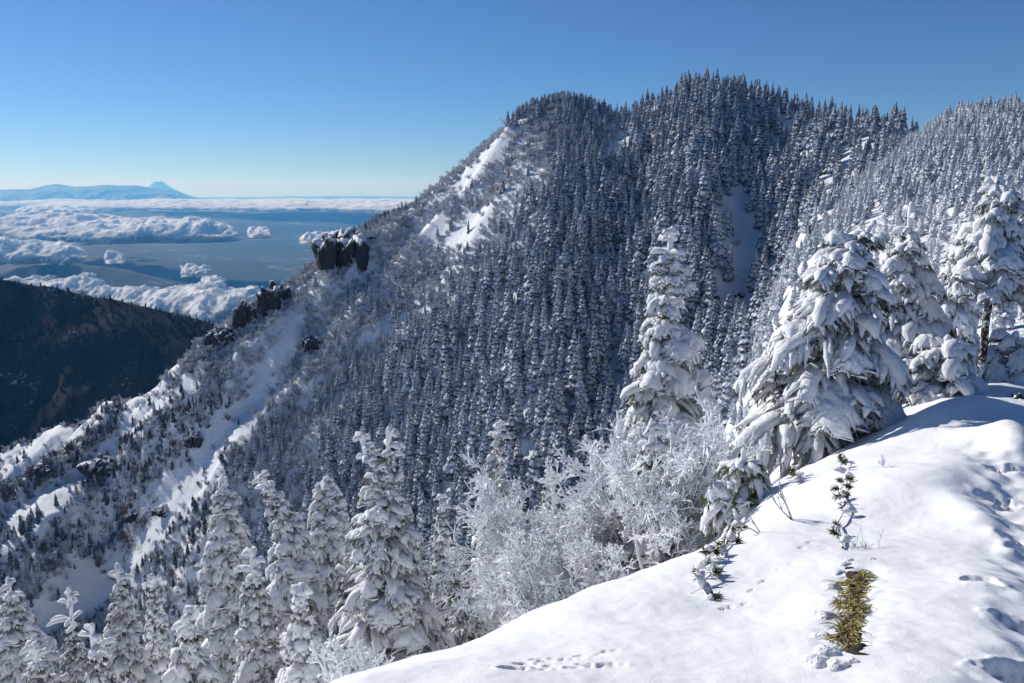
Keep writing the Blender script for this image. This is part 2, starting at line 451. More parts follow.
# ------------------------------------------------------------------ camera, light, sky
cd = bpy.data.cameras.new('camera'); cam = bpy.data.objects.new('camera', cd); col.objects.link(cam)
cam.location = CAM; cam.rotation_euler = (math.pi / 2 - PITCH, 0, 0)
cd.sensor_width = 36; cd.lens = 36 * F / W; cd.clip_start = .05; cd.clip_end = 400000
scene.camera = cam
sd = bpy.data.lights.new('sun', 'SUN'); sd.energy = 4.9; sd.angle = R(.55); sd.color = (1, .96, .90)
sun = bpy.data.objects.new('sun', sd); col.objects.link(sun)
S = Vector((math.sin(SUN_AZ) * math.cos(SUN_EL), math.cos(SUN_AZ) * math.cos(SUN_EL), math.sin(SUN_EL)))
sun.rotation_euler = S.to_track_quat('Z', 'Y').to_euler()
w = bpy.data.worlds.new('World'); scene.world = w; w.use_nodes = True
nt = w.node_tree; nt.nodes.clear()
sky = nt.nodes.new('ShaderNodeTexSky'); sky.sky_type = 'NISHITA'; sky.sun_disc = False
sky.sun_elevation = SUN_EL; sky.sun_rotation = SUN_AZ; sky.altitude = 2400; sky.air_density = 1.0; sky.dust_density = .22; sky.ozone_density = 9
bg = nt.nodes.new('ShaderNodeBackground'); bg.inputs[1].default_value = .089
wo = nt.nodes.new('ShaderNodeOutputWorld')
nt.links.new(sky.outputs[0], bg.inputs[0]); nt.links.new(bg.outputs[0], wo.inputs[0])
vs = scene.view_settings; vs.view_transform = 'Standard'; vs.look = 'None'; vs.gamma = 1; vs.exposure = 0
scene.display_settings.display_device = 'sRGB'
cy = scene.cycles
cy.max_bounces = 6; cy.diffuse_bounces = 3; cy.glossy_bounces = 1; cy.transmission_bounces = 1; cy.transparent_max_bounces = 24; cy.volume_bounces = 1
# ------------------------------------------------------------------ far country
PLAIN_Z = -1500.0
def far_sheet(name, th, rad, zf, mat):
    T, Rr = np.meshgrid(th, rad, indexing='ij')
    X = Rr * np.sin(T); Y = Rr * np.cos(T); Z = zf(X, Y, T, Rr)
    V = np.stack([X, Y, Z], -1).reshape(-1, 3)
    a, b = T.shape; I = np.arange(a * b).reshape(a, b)
    Q = np.stack([I[:-1, :-1], I[:-1, 1:], I[1:, 1:], I[1:, :-1]], -1).reshape(-1, 4)
    return mesh_np(name, V, Q, [mat])
def uth(u): return np.arctan((np.asarray(u, float) - 512) / F)     # bearing of a survey column
def vz(u, v, Y): return at(u, v, Y)[..., 2]

def mat_plain():
    m, nt, b, o = newmat('valley_floor')
    geo = N(nt, 'ShaderNodeNewGeometry')
    n1 = noise_node(nt, .0004, 6, .6, geo.outputs['Position'])
    n2 = noise_node(nt, .003, 5, .7, geo.outputs['Position'])
    c1 = ramp(nt, n1.outputs[0], [(.35, (.008, .018, .014)), (.5, (.015, .028, .020)), (.66, (.04, .045, .035))])
    town = ramp(nt, math_node(nt, 'MULTIPLY', n2.outputs[0], math_node(nt, 'ADD', n1.outputs[0], .45)), [(.56, (0, 0, 0)), (.64, (1, 1, 1))])
    c = mixc(nt, math_node(nt, 'MULTIPLY', town.outputs[0], .6), c1.outputs[0], (.28, .28, .27))
    nt.links.new(c, b.inputs['Base Color']); b.inputs['Roughness'].default_value = .9
    b.inputs['Specular IOR Level'].default_value = .1
    return m
def mat_range():
    m, nt, b, o = newmat('far_range_forest')
    b.inputs['Base Color'].default_value = (.03, .04, .035, 1); b.inputs['Roughness'].default_value = .95
    return m
def plain_z(X, Y, T, Rr):
    k = sstep(4000, 9000, Rr)
    z = PLAIN_Z + 120 * ridged(X / 5200, Y / 5200, 5, 51) * k * sstep(.05, .5, noise2(X / 16000, Y / 16000, 6) + .3)
    for (u, v, Y0, wid, dep) in ((95, 276, 10500, 1500, 900), (20, 280, 9500, 1300, 900), (190, 296, 9000, 1000, 800), (250, 224, 26000, 6500, 3000), (330, 226, 30000, 7000, 2500), (140, 214, 30000, 6000, 2500)):
        p = at(u, v, Y0); d = ((X - p[0]) / wid) ** 2 + ((Y - p[1]) / dep) ** 2
        z = z + (p[2] - PLAIN_Z) * np.exp(-d) * (.85 + .25 * ridged(X / 1500, Y / 1500, 4, 8))
    return z
pl = far_sheet('valley_terrain', np.radians(np.concatenate([np.arange(-180, -42, 4), np.arange(-42, 2, .12), np.arange(2, 180.1, 4)])),
               np.exp(np.linspace(math.log(3000), math.log(118000), 420)), plain_z, mat_plain())
tag(pl, 'wide blue valley floor far below the mountain', 'terrain', kind='structure')

def range_z(lines, seed, sc, back=.35):
    us = [l[0] for l in lines]
    def f(X, Y, T, Rr):
        u = 512 + F * np.tan(T)
        v = np.interp(u, us, [l[1] for l in lines]); Y0 = np.interp(u, us, [l[2] for l in lines])
        z0 = 1.6 - Y0 * Tdep(v)
        Yw = Y + sc * .6 * fbm(X / sc / 2, Y / sc / 2, 3, seed)
        z = z0 - np.abs(Yw - Y0) * back
        z = z + (ridged(X / sc, Y / sc, 5, seed + 1) - .75) * sc * .28 * sstep(0, sc, np.abs(Yw - Y0))
        return np.maximum(z, PLAIN_Z - 60)
    return f
RM = mat_range()
def far_range(name, lines, r0, r1, sc, seed, step=.05, nr=160, back=.22):
    th = np.arange(uth(lines[0][0]), uth(lines[-1][0]), R(step))
    o = far_sheet(name, th, np.linspace(r0, r1, nr), range_z(lines, seed, sc, back), RM)
    return o
o = far_range('far_range_terrain', [(-260, 196, 52000), (-100, 188, 52000), (0, 190, 52000), (20, 189, 52000), (38, 189, 52000), (52, 185.5, 52000), (66, 183.5, 52000), (82, 186.5, 52000), (98, 186, 52000),
    (112, 184.5, 52000), (128, 185.5, 52000), (142, 185, 52000), (155, 187, 52000), (172, 189, 52000), (185, 191.5, 52000), (196, 196, 52000), (230, 204, 52000)], 45000, 72000, 2600, 60)
tag(o, 'long blue mountain range on the horizon', 'mountains', kind='structure')
o = far_range('low_range_terrain', [(270, 201, 90000), (285, 198.2, 90000), (296, 196.8, 90000), (310, 197.5, 90000), (330, 199, 90000), (360, 202, 90000)], 80000, 105000, 3000, 64)
tag(o, 'faint low range on the right part of the horizon', 'mountains', kind='structure')
# the distant snow-capped cone
def cone_mesh():
    p = at(157.5, 181.6, 78000); top = p[2]; g = Geo()
    th = np.linspace(0, 2 * math.pi, 97); rr = np.concatenate([[0, 350], np.geomspace(500, 13000, 40)])
    T, Q_ = np.meshgrid(th, rr, indexing='ij')
    h = top + 40 - (2150 + 0) * (1 - np.exp(-np.maximum(Q_ - 450, 0) / 2300)) * 1.0 - 40 * (Q_ < 400)
    h += 60 * noise2(T * 5, Q_ / 1500, 4) * sstep(600, 2000, Q_)
    V = np.stack([p[0] + Q_ * np.cos(T), p[1] + Q_ * np.sin(T), h], -1)
    a, b = T.shape; I = np.arange(a * b).reshape(a, b)
    Q = np.stack([I[:-1, :-1], I[1:, :-1], I[1:, 1:], I[:-1, 1:]], -1).reshape(-1, 4)
    m, nt, bb, out = newmat('volcano_slopes')
    geo = N(nt, 'ShaderNodeNewGeometry'); sep = N(nt, 'ShaderNodeSeparateXYZ'); nt.links.new(geo.outputs['Position'], sep.inputs[0])
    n = noise_node(nt, .0012, 4, .6, geo.outputs['Position'])
    hgt = math_node(nt, 'ADD', sep.outputs[2], math_node(nt, 'MULTIPLY', n.outputs[0], 500))
    f = math_node(nt, 'DIVIDE', math_node(nt, 'SUBTRACT', hgt, float(top - 700)), 500.0, clamp=True)
    nt.links.new(mixc(nt, f, (.06, .06, .065), (.8, .8, .8)), bb.inputs['Base Color']); bb.inputs['Roughness'].default_value = .9
    return mesh_np('volcano_mountain', V.reshape(-1, 3), Q, [m])
tag(cone_mesh(), 'pale volcanic cone behind the range', 'mountain', kind='structure')

# dark forested ridge on the left
DR = [(-420, 300, 1500), (-200, 262, 1600), (-60, 268, 1650), (0, 279, 1650), (28, 284, 1640), (50, 287, 1620), (90, 296, 1600), (120, 301, 1560), (150, 308, 1520), (180, 315, 1480), (212, 323, 1450), (260, 338, 1400), (330, 380, 1350)]
def dark_z(X, Y, T, Rr):
    us = [l[0] for l in DR]; u = 512 + F * np.tan(T)
    v = np.interp(u, us, [l[1] for l in DR]); Y0 = np.interp(u, us, [l[2] for l in DR])
    z0 = 1.6 - Y0 * Tdep(v)
    wy = 60 * fbm(X / 160, Y / 160, 3, 91)
    d = Y0 - Y
    dd = d + wy * sstep(0, 150, np.abs(d))
    z = z0 - np.where(d > 0, .74, .8) * np.abs(dd)
    spur = ridged(X / 330 + .35 * Y / 330, Y / 700, 4, 93) - .72
    z += spur * 120 * sstep(0, 260, np.abs(d)) + fbm(X / 60, Y / 60, 4, 95) * 5
    # a lower shoulder nearer to the viewer
    return z
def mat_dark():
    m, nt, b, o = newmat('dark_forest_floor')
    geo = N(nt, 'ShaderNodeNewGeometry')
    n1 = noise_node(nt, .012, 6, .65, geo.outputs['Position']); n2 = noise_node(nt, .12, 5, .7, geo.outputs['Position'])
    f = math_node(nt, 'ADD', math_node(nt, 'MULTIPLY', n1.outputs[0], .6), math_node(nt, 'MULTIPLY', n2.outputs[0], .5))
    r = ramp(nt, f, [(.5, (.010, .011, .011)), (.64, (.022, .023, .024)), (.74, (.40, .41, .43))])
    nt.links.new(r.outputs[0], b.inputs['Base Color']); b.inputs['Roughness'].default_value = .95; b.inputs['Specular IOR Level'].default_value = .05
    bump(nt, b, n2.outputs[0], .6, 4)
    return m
M_dark = mat_dark()
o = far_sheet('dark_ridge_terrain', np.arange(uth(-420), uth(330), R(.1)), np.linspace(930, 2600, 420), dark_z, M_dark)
tag(o, 'dark forested ridge in shade on the left', 'ridge', kind='structure')

# ------------------------------------------------------------------ clouds
def mat_cloud():
    """white cloud; it thins out to nothing where the body is thin"""
    m, nt, b, o = newmat('cloud_white')
    d = N(nt, 'ShaderNodeBsdfDiffuse'); d.inputs[0].default_value = (.99, .99, .99, 1)
    at_ = N(nt, 'ShaderNodeAttribute', attribute_name='thick')
    geo = N(nt, 'ShaderNodeNewGeometry')
    n = noise_node(nt, .0035, 8, .75, geo.outputs['Position'])
    a = math_node(nt, 'ADD', math_node(nt, 'MULTIPLY', at_.outputs['Fac'], 9.0), math_node(nt, 'MULTIPLY', math_node(nt, 'SUBTRACT', n.outputs[0], .58), 3.5), clamp=True)
    tr = N(nt, 'ShaderNodeBsdfTransparent')
    m2 = N(nt, 'ShaderNodeMixShader'); bn = N(nt, 'ShaderNodeBump'); bn.inputs['Strength'].default_value = .5; bn.inputs['Distance'].default_value = 60; nt.links.new(n.outputs[0], bn.inputs['Height']); nt.links.new(bn.outputs[0], d.inputs['Normal'])
    nt.links.new(a, m2.inputs[0]); nt.links.new(tr.outputs[0], m2.inputs[1]); nt.links.new(d.outputs[0], m2.inputs[2])
    nt.links.new(m2.outputs[0], o.inputs[0])
    nt.nodes.remove(b)
    return m
M_cloud = mat_cloud()
def cloud(name, lines, zc, h, sc, seed, label, edge=.5, du=.045, nr=150, thin=0.0, veil=False):
    """a bank of cloud over the ground plan given by survey rows: lines = (u, v_far, v_near) on the level zc"""
    us = [l[0] for l in lines]
    th = np.arange(uth(us[0]), uth(us[-1]), R(du))
    vf = min(l[1] for l in lines); vn = max(l[2] for l in lines)
    r0 = (1.6 - zc) / Tdep(vn) * .96; r1 = (1.6 - zc) / Tdep(vf) * 1.25
    T, Rr = np.meshgrid(th, np.geomspace(r0, r1, nr), indexing='ij')
    X = Rr * np.sin(T); Y = Rr * np.cos(T)
    u = 512 + F * np.tan(T)
    v_here = 341.5 + F * np.tan(np.arctan((1.6 - zc) / Y) - PITCH)
    a = np.interp(u, us, [l[1] for l in lines]); b = np.interp(u, us, [l[2] for l in lines])
    mid = (a + b) / 2; hw = np.maximum((b - a) / 2, .01)
    s = 1 - np.abs(v_here - mid) / hw                      # 1 in the middle, 0 at the rim
    s = np.minimum(s, np.minimum(u - us[0], us[-1] - u) / (.22 * min(us[-1] - us[0], 160)))
    big = fbm(X / sc, Y / sc / 1.5, 4, seed)
    puff = sum(np.abs(noise2(X / sc * k * 1.7 + 5, Y / sc * k * 1.2, seed + k)) / k ** .9 for k in (1, 2, 4, 8, 16)) / 1.85
    fine = fbm(X / sc * 4.3, Y / sc * 2.6, 4, seed + 50)
    d = s * 1.15 + (big + .55 * fine) * edge * 1.5 - thin
    dd = np.clip(d, 0, None)
    X = X + sc * .05 * fine; Y = Y + sc * .09 * fbm(X / sc * 5, Y / sc * 3 + 9, 3, seed + 60)
    n1, n2 = T.shape; nv = n1 * n2; I = np.arange(nv).reshape(n1, n2); VV, QS, TT = [], [], []; off = 0
    wob = fbm(X / sc * 9, Y / sc * 6, 3, seed + 70)
    for cut, hs, th_ in (((.22, .8, .5), (.1, .9, .25), (0, 1.0, .1)) if veil else ((.30, .80, 1.0), (.17, .88, .42), (.06, .95, .20), (0.0, 1.02, .07))):     # nested veils around a dense core
        dk = d - cut + .12 * wob * (cut < .3); ddk = np.clip(dk, 0, None)
        top = zc + h * hs * np.clip(dd, 0, 1.2) ** .75 * (.6 + .62 * puff) + h * .04 * wob
        bot = zc - h * .22 * np.clip(ddk, 0, 1)
        top = np.where(ddk > 0, bot + (top - bot) * sstep(0, .10, ddk), zc)
        inside = dk > -.02
        keepq = inside[:-1, :-1] | inside[1:, :-1] | inside[:-1, 1:] | inside[1:, 1:]
        if not keepq.any(): continue
        Q = np.stack([I[:-1, :-1], I[:-1, 1:], I[1:, 1:], I[1:, :-1]], -1)[keepq]
        VV += [np.stack([X, Y, top], -1).reshape(-1, 3), np.stack([X, Y, bot - 2], -1).reshape(-1, 3)]
        QS += [Q + off, Q[:, ::-1] + off + nv]; off += 2 * nv; TT += [np.clip(ddk, 0, 1).ravel() * th_ * 1.0] * 2
    V = np.concatenate(VV); QQ = np.concatenate(QS); used, inv = np.unique(QQ, return_inverse=True); thick = np.concatenate(TT)[used]
    ob = mesh_np(name, V[used], inv.reshape(-1, 4), [M_cloud])
    at_ = ob.data.attributes.new('thick', 'FLOAT', 'POINT'); at_.data.foreach_set('value', thick.astype(np.float32))
    return tag(ob, label, 'cloud', 'banks of cloud over the valley')
cloud('cloud_bank', [(-160, 203, 212), (-40, 203, 212), (10, 204, 209), (60, 203, 209), (110, 202.5, 211), (200, 200.5, 212), (300, 199.5, 213), (400, 199, 213.5), (480, 199, 213)], -860, 300, 3200, 3,
      'long flat white cloud bank stretching along the horizon', .35, nr=220)
cloud('cloud_bank', [(-80, 213, 224), (-20, 214, 223), (15, 216, 221)], -800, 350, 1600, 13, 'small white cloud cut by the left edge under the horizon bank', .4)
cloud('cloud_bank', [(20, 212, 215), (70, 210.5, 216), (110, 210, 214)], -800, 260, 1600, 17, 'thin broken cloud strip just above the long puffy cloud', .5)
cloud('cloud_bank', [(-130, 233, 245), (-40, 230, 244), (20, 226, 244), (70, 220, 246), (120, 223, 246), (150, 228, 243), (180, 233, 241), (215, 234, 240), (245, 233, 240)], -800, 330, 1500, 23,
      'long puffy white cloud in the middle of the sea of clouds', .38, nr=240)
cloud('cloud_bank', [(248, 232.5, 238), (275, 233, 238)], -800, 180, 700, 27, 'tiny white puff at the right end of the long cloud', .4, veil=True)
cloud('cloud_bank', [(-60, 252, 266), (-10, 251, 266), (20, 250, 266), (50, 247, 266), (80, 252, 265), (96, 254, 263)], -800, 240, 800, 33, 'flat white cloud below the long one at the left edge', .32, thin=.12)
cloud('cloud_bank', [(104, 259, 264), (126, 259, 264)], -800, 130, 400, 37, 'single small puff right of the flat cloud', .45, veil=True)
cloud('cloud_bank', [(300, 238, 244), (345, 238, 244)], -850, 150, 700, 39, 'small flat cloud touching the dark cliff top', .4, veil=True)
cloud('cloud_bank', [(-20, 283, 296), (40, 279, 300), (80, 276, 305), (120, 284, 316), (160, 291, 327), (200, 291, 334), (240, 289, 334), (275, 294, 330)], -860, 150, 700, 43,
      'ragged bright mist rising behind the dark ridge', .95, nr=260, thin=.16, veil=True)
cloud('cloud_bank', [(200, 284, 292), (225, 284, 293)], -800, 100, 250, 47, 'wisp of cloud above the mist beside the rocky ridge', .7, veil=True)
cloud('cloud_bank', [(180, 268, 277), (212, 268, 277)], -900, 90, 250, 49, 'faint wisp low over the valley towns', .8, thin=.1, veil=True)

# ------------------------------------------------------------------ the air
def haze():
    b = 112000; z0, z1 = PLAIN_Z - 130, 600
    V = [(x, y, z) for z in (z0, z1) for x, y in ((-b, -b), (b, -b), (b, b * 1.06), (-b, b * 1.06))]
    Q = [(3, 2, 1, 0), (4, 5, 6, 7), (0, 1, 5, 4), (1, 2, 6, 5), (2, 3, 7, 6), (3, 0, 4, 7)]
    m = bpy.data.materials.new('haze_air'); m.use_nodes = True; nt = m.node_tree; nt.nodes.clear()
    out = nt.nodes.new('ShaderNodeOutputMaterial'); v = nt.nodes.new('ShaderNodeVolumePrincipled')
    v.inputs['Color'].default_value = HAZE_COL; v.inputs['Density'].default_value = HAZE_D; v.inputs['Anisotropy'].default_value = .2
    v.inputs['Absorption Color'].default_value = HAZE_ABS
    nt.links.new(v.outputs[0], out.inputs['Volume'])
    o = mesh_np('haze', V, Q, [m], smooth=False)
    o.display_type = 'WIRE'
    return tag(o, kind='stuff')
HAZE_D = 2.7e-5; HAZE_COL = (.12, .45, 1.0, 1); HAZE_ABS = (1, 1, 1, 1)
haze()
# ------------------------------------------------------------------ plant materials
def mat_load():
    m, nt, b, o = newmat('clinging_snow')
    tc = N(nt, 'ShaderNodeTexCoord').outputs['Object']
    n1 = noise_node(nt, 9, 4, .6, tc); n2 = noise_node(nt, 55, 3, .6, tc)
    nt.links.new(ramp(nt, n2.outputs[0], [(.28, (.60, .62, .64)), (.42, SNOW)]).outputs[0], b.inputs['Base Color'])
    b.inputs['Roughness'].default_value = .7; b.inputs['Specular IOR Level'].default_value = .15
    bump(nt, b, math_node(nt, 'ADD', n1.outputs[0], math_node(nt, 'MULTIPLY', n2.outputs[0], .45)), .9, .05)
    return m
def mat_needle(name, dark, light, rime, scale, lo=.42, hi=.62):
    m, nt, b, o = newmat(name)
    tc = N(nt, 'ShaderNodeTexCoord').outputs['Object']
    n1 = noise_node(nt, scale, 4, .65, tc); n2 = noise_node(nt, scale * 4.7, 3, .6, tc)
    c = ramp(nt, n2.outputs[0], [(.35, dark), (.65, light)])
    f = ramp(nt, n1.outputs[0], [(lo, (0, 0, 0)), (hi, (1, 1, 1))])
    nt.links.new(mixc(nt, f.outputs[0], c.outputs[0], rime), b.inputs['Base Color'])
    b.inputs['Roughness'].default_value = .8; b.inputs['Specular IOR Level'].default_value = .15
    return m
def mat_wood(name, dark, rime, amount):
    """bark with rime frozen on: mostly on the upper side of the wood"""
    m, nt, b, o = newmat(name)
    geo = N(nt, 'ShaderNodeNewGeometry'); sep = N(nt, 'ShaderNodeSeparateXYZ'); nt.links.new(geo.outputs['Normal'], sep.inputs[0])
    tc = N(nt, 'ShaderNodeTexCoord').outputs['Object']; n1 = noise_node(nt, 14, 4, .7, tc)
    s = math_node(nt, 'ADD', math_node(nt, 'MULTIPLY', sep.outputs[2], .45), math_node(nt, 'MULTIPLY', n1.outputs[0], 1.0))
    f = ramp(nt, s, [(.5 - amount, (0, 0, 0)), (.62 - amount, (1, 1, 1))])
    nt.links.new(mixc(nt, f.outputs[0], dark, rime), b.inputs['Base Color'])
    b.inputs['Roughness'].default_value = .85; b.inputs['Specular IOR Level'].default_value = .1
    return m
M_load = mat_load()
M_needle = mat_needle('frosted_needles', (.012, .020, .010), (.05, .058, .03), (.42, .44, .47), 3.5, .42, .66)
M_green = mat_needle('green_needles', (.03, .05, .012), (.16, .17, .035), (.6, .62, .64), 6, .58, .8)
M_bark = mat_wood('frosted_bark', (.05, .038, .03), (.75, .77, .8), .0)
M_twig = mat_wood('rimed_twigs', (.08, .065, .055), (.88, .90, .93), .60)
M_stem = mat_wood('dark_shrub_stem', (.035, .024, .02), (.8, .82, .85), .12)
def mat_mid(name, dark, rime, lo, hi, nsc):
    m, nt, b, o = newmat(name)
    geo = N(nt, 'ShaderNodeNewGeometry'); tc = N(nt, 'ShaderNodeTexCoord').outputs['Object']
    oi = N(nt, 'ShaderNodeObjectInfo')
    n1 = noise_node(nt, nsc, 3, .7, tc)
    s = math_node(nt, 'ADD', n1.outputs[0], math_node(nt, 'MULTIPLY', math_node(nt, 'SUBTRACT', oi.outputs['Random'], .5), .12))
    f = ramp(nt, s, [(lo, (0, 0, 0)), (hi, (1, 1, 1))])
    nt.links.new(mixc(nt, f.outputs[0], dark, rime), b.inputs['Base Color'])
    b.inputs['Roughness'].default_value = .85; b.inputs['Specular IOR Level'].default_value = .05
    return m
M_midsnow = mat_mid('forest_snow', (.20, .23, .27), (.66, .71, .79), .30, .50, 12)  # rime tinted bluish: some of the shade's blue is put into its colour
M_midneedle = mat_mid('forest_needles', (.025, .034, .036), (.33, .37, .44), .36, .62, 12)  # needle rime carries the same blue of the shade in its tint
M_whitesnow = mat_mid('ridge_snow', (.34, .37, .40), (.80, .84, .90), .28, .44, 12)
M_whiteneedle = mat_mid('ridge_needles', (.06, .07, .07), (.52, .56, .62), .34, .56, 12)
M_darkneedle = mat_mid('shaded_forest_needles', (.010, .013, .010), (.06, .065, .07), .5, .8, 16)
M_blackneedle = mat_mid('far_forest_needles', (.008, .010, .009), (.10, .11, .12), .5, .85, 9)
M_bush = mat_mid('rimed_bush_twigs', (.15, .145, .15), (.66, .70, .77), .28, .52, 6)
M_bushdark = mat_mid('bare_bush_twigs', (.05, .040, .036), (.36, .36, .39), .40, .72, 6)

# ------------------------------------------------------------------ tube factory
def nrm(v): return v / np.maximum(np.linalg.norm(v, axis=-1, keepdims=True), 1e-9)
def tubes(P, Rd, sides=6, up=1.0, down=1.0, lift=0.0, wide=1.0, lump=0.0, seed=0, closed=True):
    """P (n,k,3) centre lines, Rd (n,k) radii -> V, Q"""
    n, k, _ = P.shape
    T = np.empty_like(P); T[:, 1:-1] = P[:, 2:] - P[:, :-2]; T[:, 0] = P[:, 1] - P[:, 0]; T[:, -1] = P[:, -1] - P[:, -2]
    T = nrm(T); Z = np.zeros_like(T); Z[..., 2] = 1
    vert = np.abs(T[..., 2:3]) > .97
    Z = np.where(vert, np.array([1.0, 0, 0]), Z)
    Sd = nrm(np.cross(T, Z)); U = np.cross(Sd, T)
    a = np.arange(sides) / sides * 2 * math.pi + .3
    ca, sa = np.cos(a), np.sin(a); sa2 = np.where(sa > 0, sa * up, sa * down)
    V = P[:, :, None, :] + Rd[:, :, None, None] * (Sd[:, :, None, :] * (ca * wide)[None, None, :, None] + U[:, :, None, :] * (sa2 + lift)[None, None, :, None])
    if lump:
        q = V.reshape(-1, 3); sc = 1.0 / max(float(np.median(Rd)), 1e-4) * .45
        d = noise2(q[:, 0] * sc + q[:, 2] * sc * .7, q[:, 1] * sc - q[:, 2] * sc * .6, seed) + .5 * noise2(q[:, 0] * sc * 2.7 - q[:, 2] * sc * 1.9, q[:, 1] * sc * 2.7 + q[:, 2] * sc * 1.6, seed + 1)
        V = V + (V - P[:, :, None, :]) * (d.reshape(n, k, sides)[..., None] * lump)
    idx = np.arange(n * k * sides).reshape(n, k, sides)
    A = idx[:, :-1]; B = idx[:, 1:]
    Q = np.stack([A, np.roll(A, -1, 2), np.roll(B, -1, 2), B], -1).reshape(-1, 4)
    return V.reshape(-1, 3), Q[:, ::-1]

def blades(P, D, wdt, rs):
    """flat narrow needle sprays: at P pointing along D (n,3)"""
    n = len(P); L = np.linalg.norm(D, axis=1, keepdims=True); d = D / np.maximum(L, 1e-9)
    rnd = nrm(rs.normal(size=(n, 3))); s = nrm(np.cross(d, rnd)) * wdt
    V = np.stack([P - s * .5, P + s * .5, P + D + s * .18, P + D - s * .18], 1).reshape(-1, 3)
    Q = np.arange(4 * n).reshape(n, 4)
    return V, Q

# ------------------------------------------------------------------ a fir under snow
def fir_geo(seed, h, rad, start=.06, whorl=.26, nb=6, sag=.5, up=.5, heavy=.35, load=1.0, twig=.13, needles=13, lean=(0, 0), bend=0.0,
            rag=.18, prof=.72, leaders=None, detail=1.0, side=None, leader_len=.5, arms=True):
    """returns (trunk, foliage, snow) Geo. local origin at the foot; load = how thick the snow lies, heavy = share of boughs with one big pad"""
    rs = np.random.default_rng(seed); ra = random.Random(seed)
    tg, fg, sg = Geo(), Geo(), Geo()
    def axis(t):      # trunk centre at height fraction t
        t = np.asarray(t, float)
        x = lean[0] * t ** 1.5 * h + bend * sstep(.75, 1.05, t) * h * .10; y = lean[1] * t ** 1.5 * h
        z = t * h - abs(bend) * sstep(.8, 1.1, t) * h * .03
        return np.stack([x, y, z], -1)
    ts = np.linspace(-.03, 1, 14); P = axis(ts); rt = (.022 * h ** .9 * (1 - ts) ** .8 + .012)
    V, Q = tubes(P[None], rt[None], 8, lump=.12, seed=seed); tg.add(V, Q)
    # boughs
    ang = ra.random() * 6.28; z = start * h; lines = []; info = []
    while z < h * .965:
        t = z / h
        Lr = rad * ((1 - t) ** prof) * (1.0 if t > start + .06 else .8)
        n = nb if t < .8 else max(3, nb - 2)
        for i in range(n):
            a = ang + i * 6.283 / n + ra.uniform(-.45, .45)
            L = max(.10, Lr * ra.uniform(1 - rag, 1 + rag * .9))
            if ra.random() < .07: L *= ra.uniform(.4, .7)
            if side is not None: L *= 1 + side[1] * math.cos(a - side[0])
            e0 = up * (.25 + .75 * t) * ra.uniform(.7, 1.2)
            sg_ = sag * .66 * ra.uniform(.6, 1.35) * (1.0 if t < .85 else .6)
            lines.append((z / h + ra.uniform(-.3, .3) * whorl / h, a, L, e0, sg_)); info.append(t)
        ang += 2.4 + ra.uniform(-.2, .2); z += whorl * (1 - .45 * t) * ra.uniform(.85, 1.15)
    Ls = np.array(lines); info = np.array(info); nB = len(Ls); K = 8
    s = np.linspace(0, 1, K)[None, :]
    base = axis(Ls[:, 0]); dirx = np.cos(Ls[:, 1]); diry = np.sin(Ls[:, 1]); L = Ls[:, 2:3]
    hor = s * L * (1 - .22 * Ls[:, 4:5] * s ** 2)
    zz = L * (np.tan(Ls[:, 3:4]) * s - Ls[:, 4:5] * s ** 2.2 * 1.15)
    wob = .05 * L * np.sin(s * 5 + Ls[:, 1:2] * 7)
    BP = base[:, None, :] + np.stack([dirx[:, None] * hor - diry[:, None] * wob, diry[:, None] * hor + dirx[:, None] * wob, zz], -1)
    V, Q = tubes(BP, (.010 + .012 * L) * (1.1 - s), 5); tg.add(V, Q)
    NT_ = 8 if detail >= 1 else 5
    # side twigs
    tw0, tw1, tws = [], [], []
    for i in range(nB):
        Li = Ls[i, 2]; m = max(2, int(Li * .85 / twig * detail))
        for j in range(m):
            for sd in (-1, 1):
                tw0.append(i); tws.append(((j + .3 + ra.random() * .5) / m * .84 + .14)); tw1.append(sd)
    tw0 = np.array(tw0); tws = np.clip(np.array(tws), .1, .99); tw1 = np.array(tw1)
    f = tws * (K - 1); i0 = np.minimum(f.astype(int), K - 2); fr_ = (f - i0)[:, None]
    p0 = BP[tw0, i0] * (1 - fr_) + BP[tw0, i0 + 1] * fr_
    tang = nrm(BP[tw0, i0 + 1] - BP[tw0, i0])
    sidev = nrm(np.cross(tang, np.array([0, 0, 1.0]))) * tw1[:, None]
    tl = (Ls[tw0, 2] * .50 * (1.02 - tws) ** .8 + .07) * rs.uniform(.7, 1.2, len(tw0))
    d = nrm(sidev * .85 + tang * .75 + rs.normal(size=p0.shape) * .08)
    kk = np.linspace(0, 1, NT_)[None, :, None]
    TP = p0[:, None, :] + d[:, None, :] * tl[:, None, None] * kk
    TP[..., 2] -= (kk[..., 0] ** 2) * (tl * (.22 + .35 * sag))[:, None] * rs.uniform(.6, 1.5, len(tl))[:, None]
    # snow lying on the twigs: lumpy fingers
    q = rs.uniform(.7, 1.3, len(tl)) * load
    r0 = np.clip(.016 + .075 * tl, .016, .052) * q
    prof_r = np.interp(np.linspace(0, 1, NT_), [0, .25, .5, .75, 1], [.5, .9, 1.1, .85, .2])[None, :] * rs.uniform(.62, 1.35, (len(tl), NT_))
    keep_ = rs.random(len(tl)) < (.80 if load > .8 else .62)
    V, Q = tubes(TP[keep_], (r0[:, None] * prof_r)[keep_], 6, up=1.15, down=.55, lift=.45, wide=1.25, lump=.45, seed=seed + 3); sg.add(V, Q)
    # and along the bough itself
    rb = np.clip(.035 + .035 * L, .03, .085) * load * rs.uniform(.7, 1.3, (nB, 1))
    V, Q = tubes(BP, rb * (np.array([.5, .8, 1, 1.1, 1.15, 1.1, .95, .35])[None, :]), 8, up=1.1, down=.45, lift=.5, wide=1.3, lump=.4, seed=seed + 5); sg.add(V, Q)
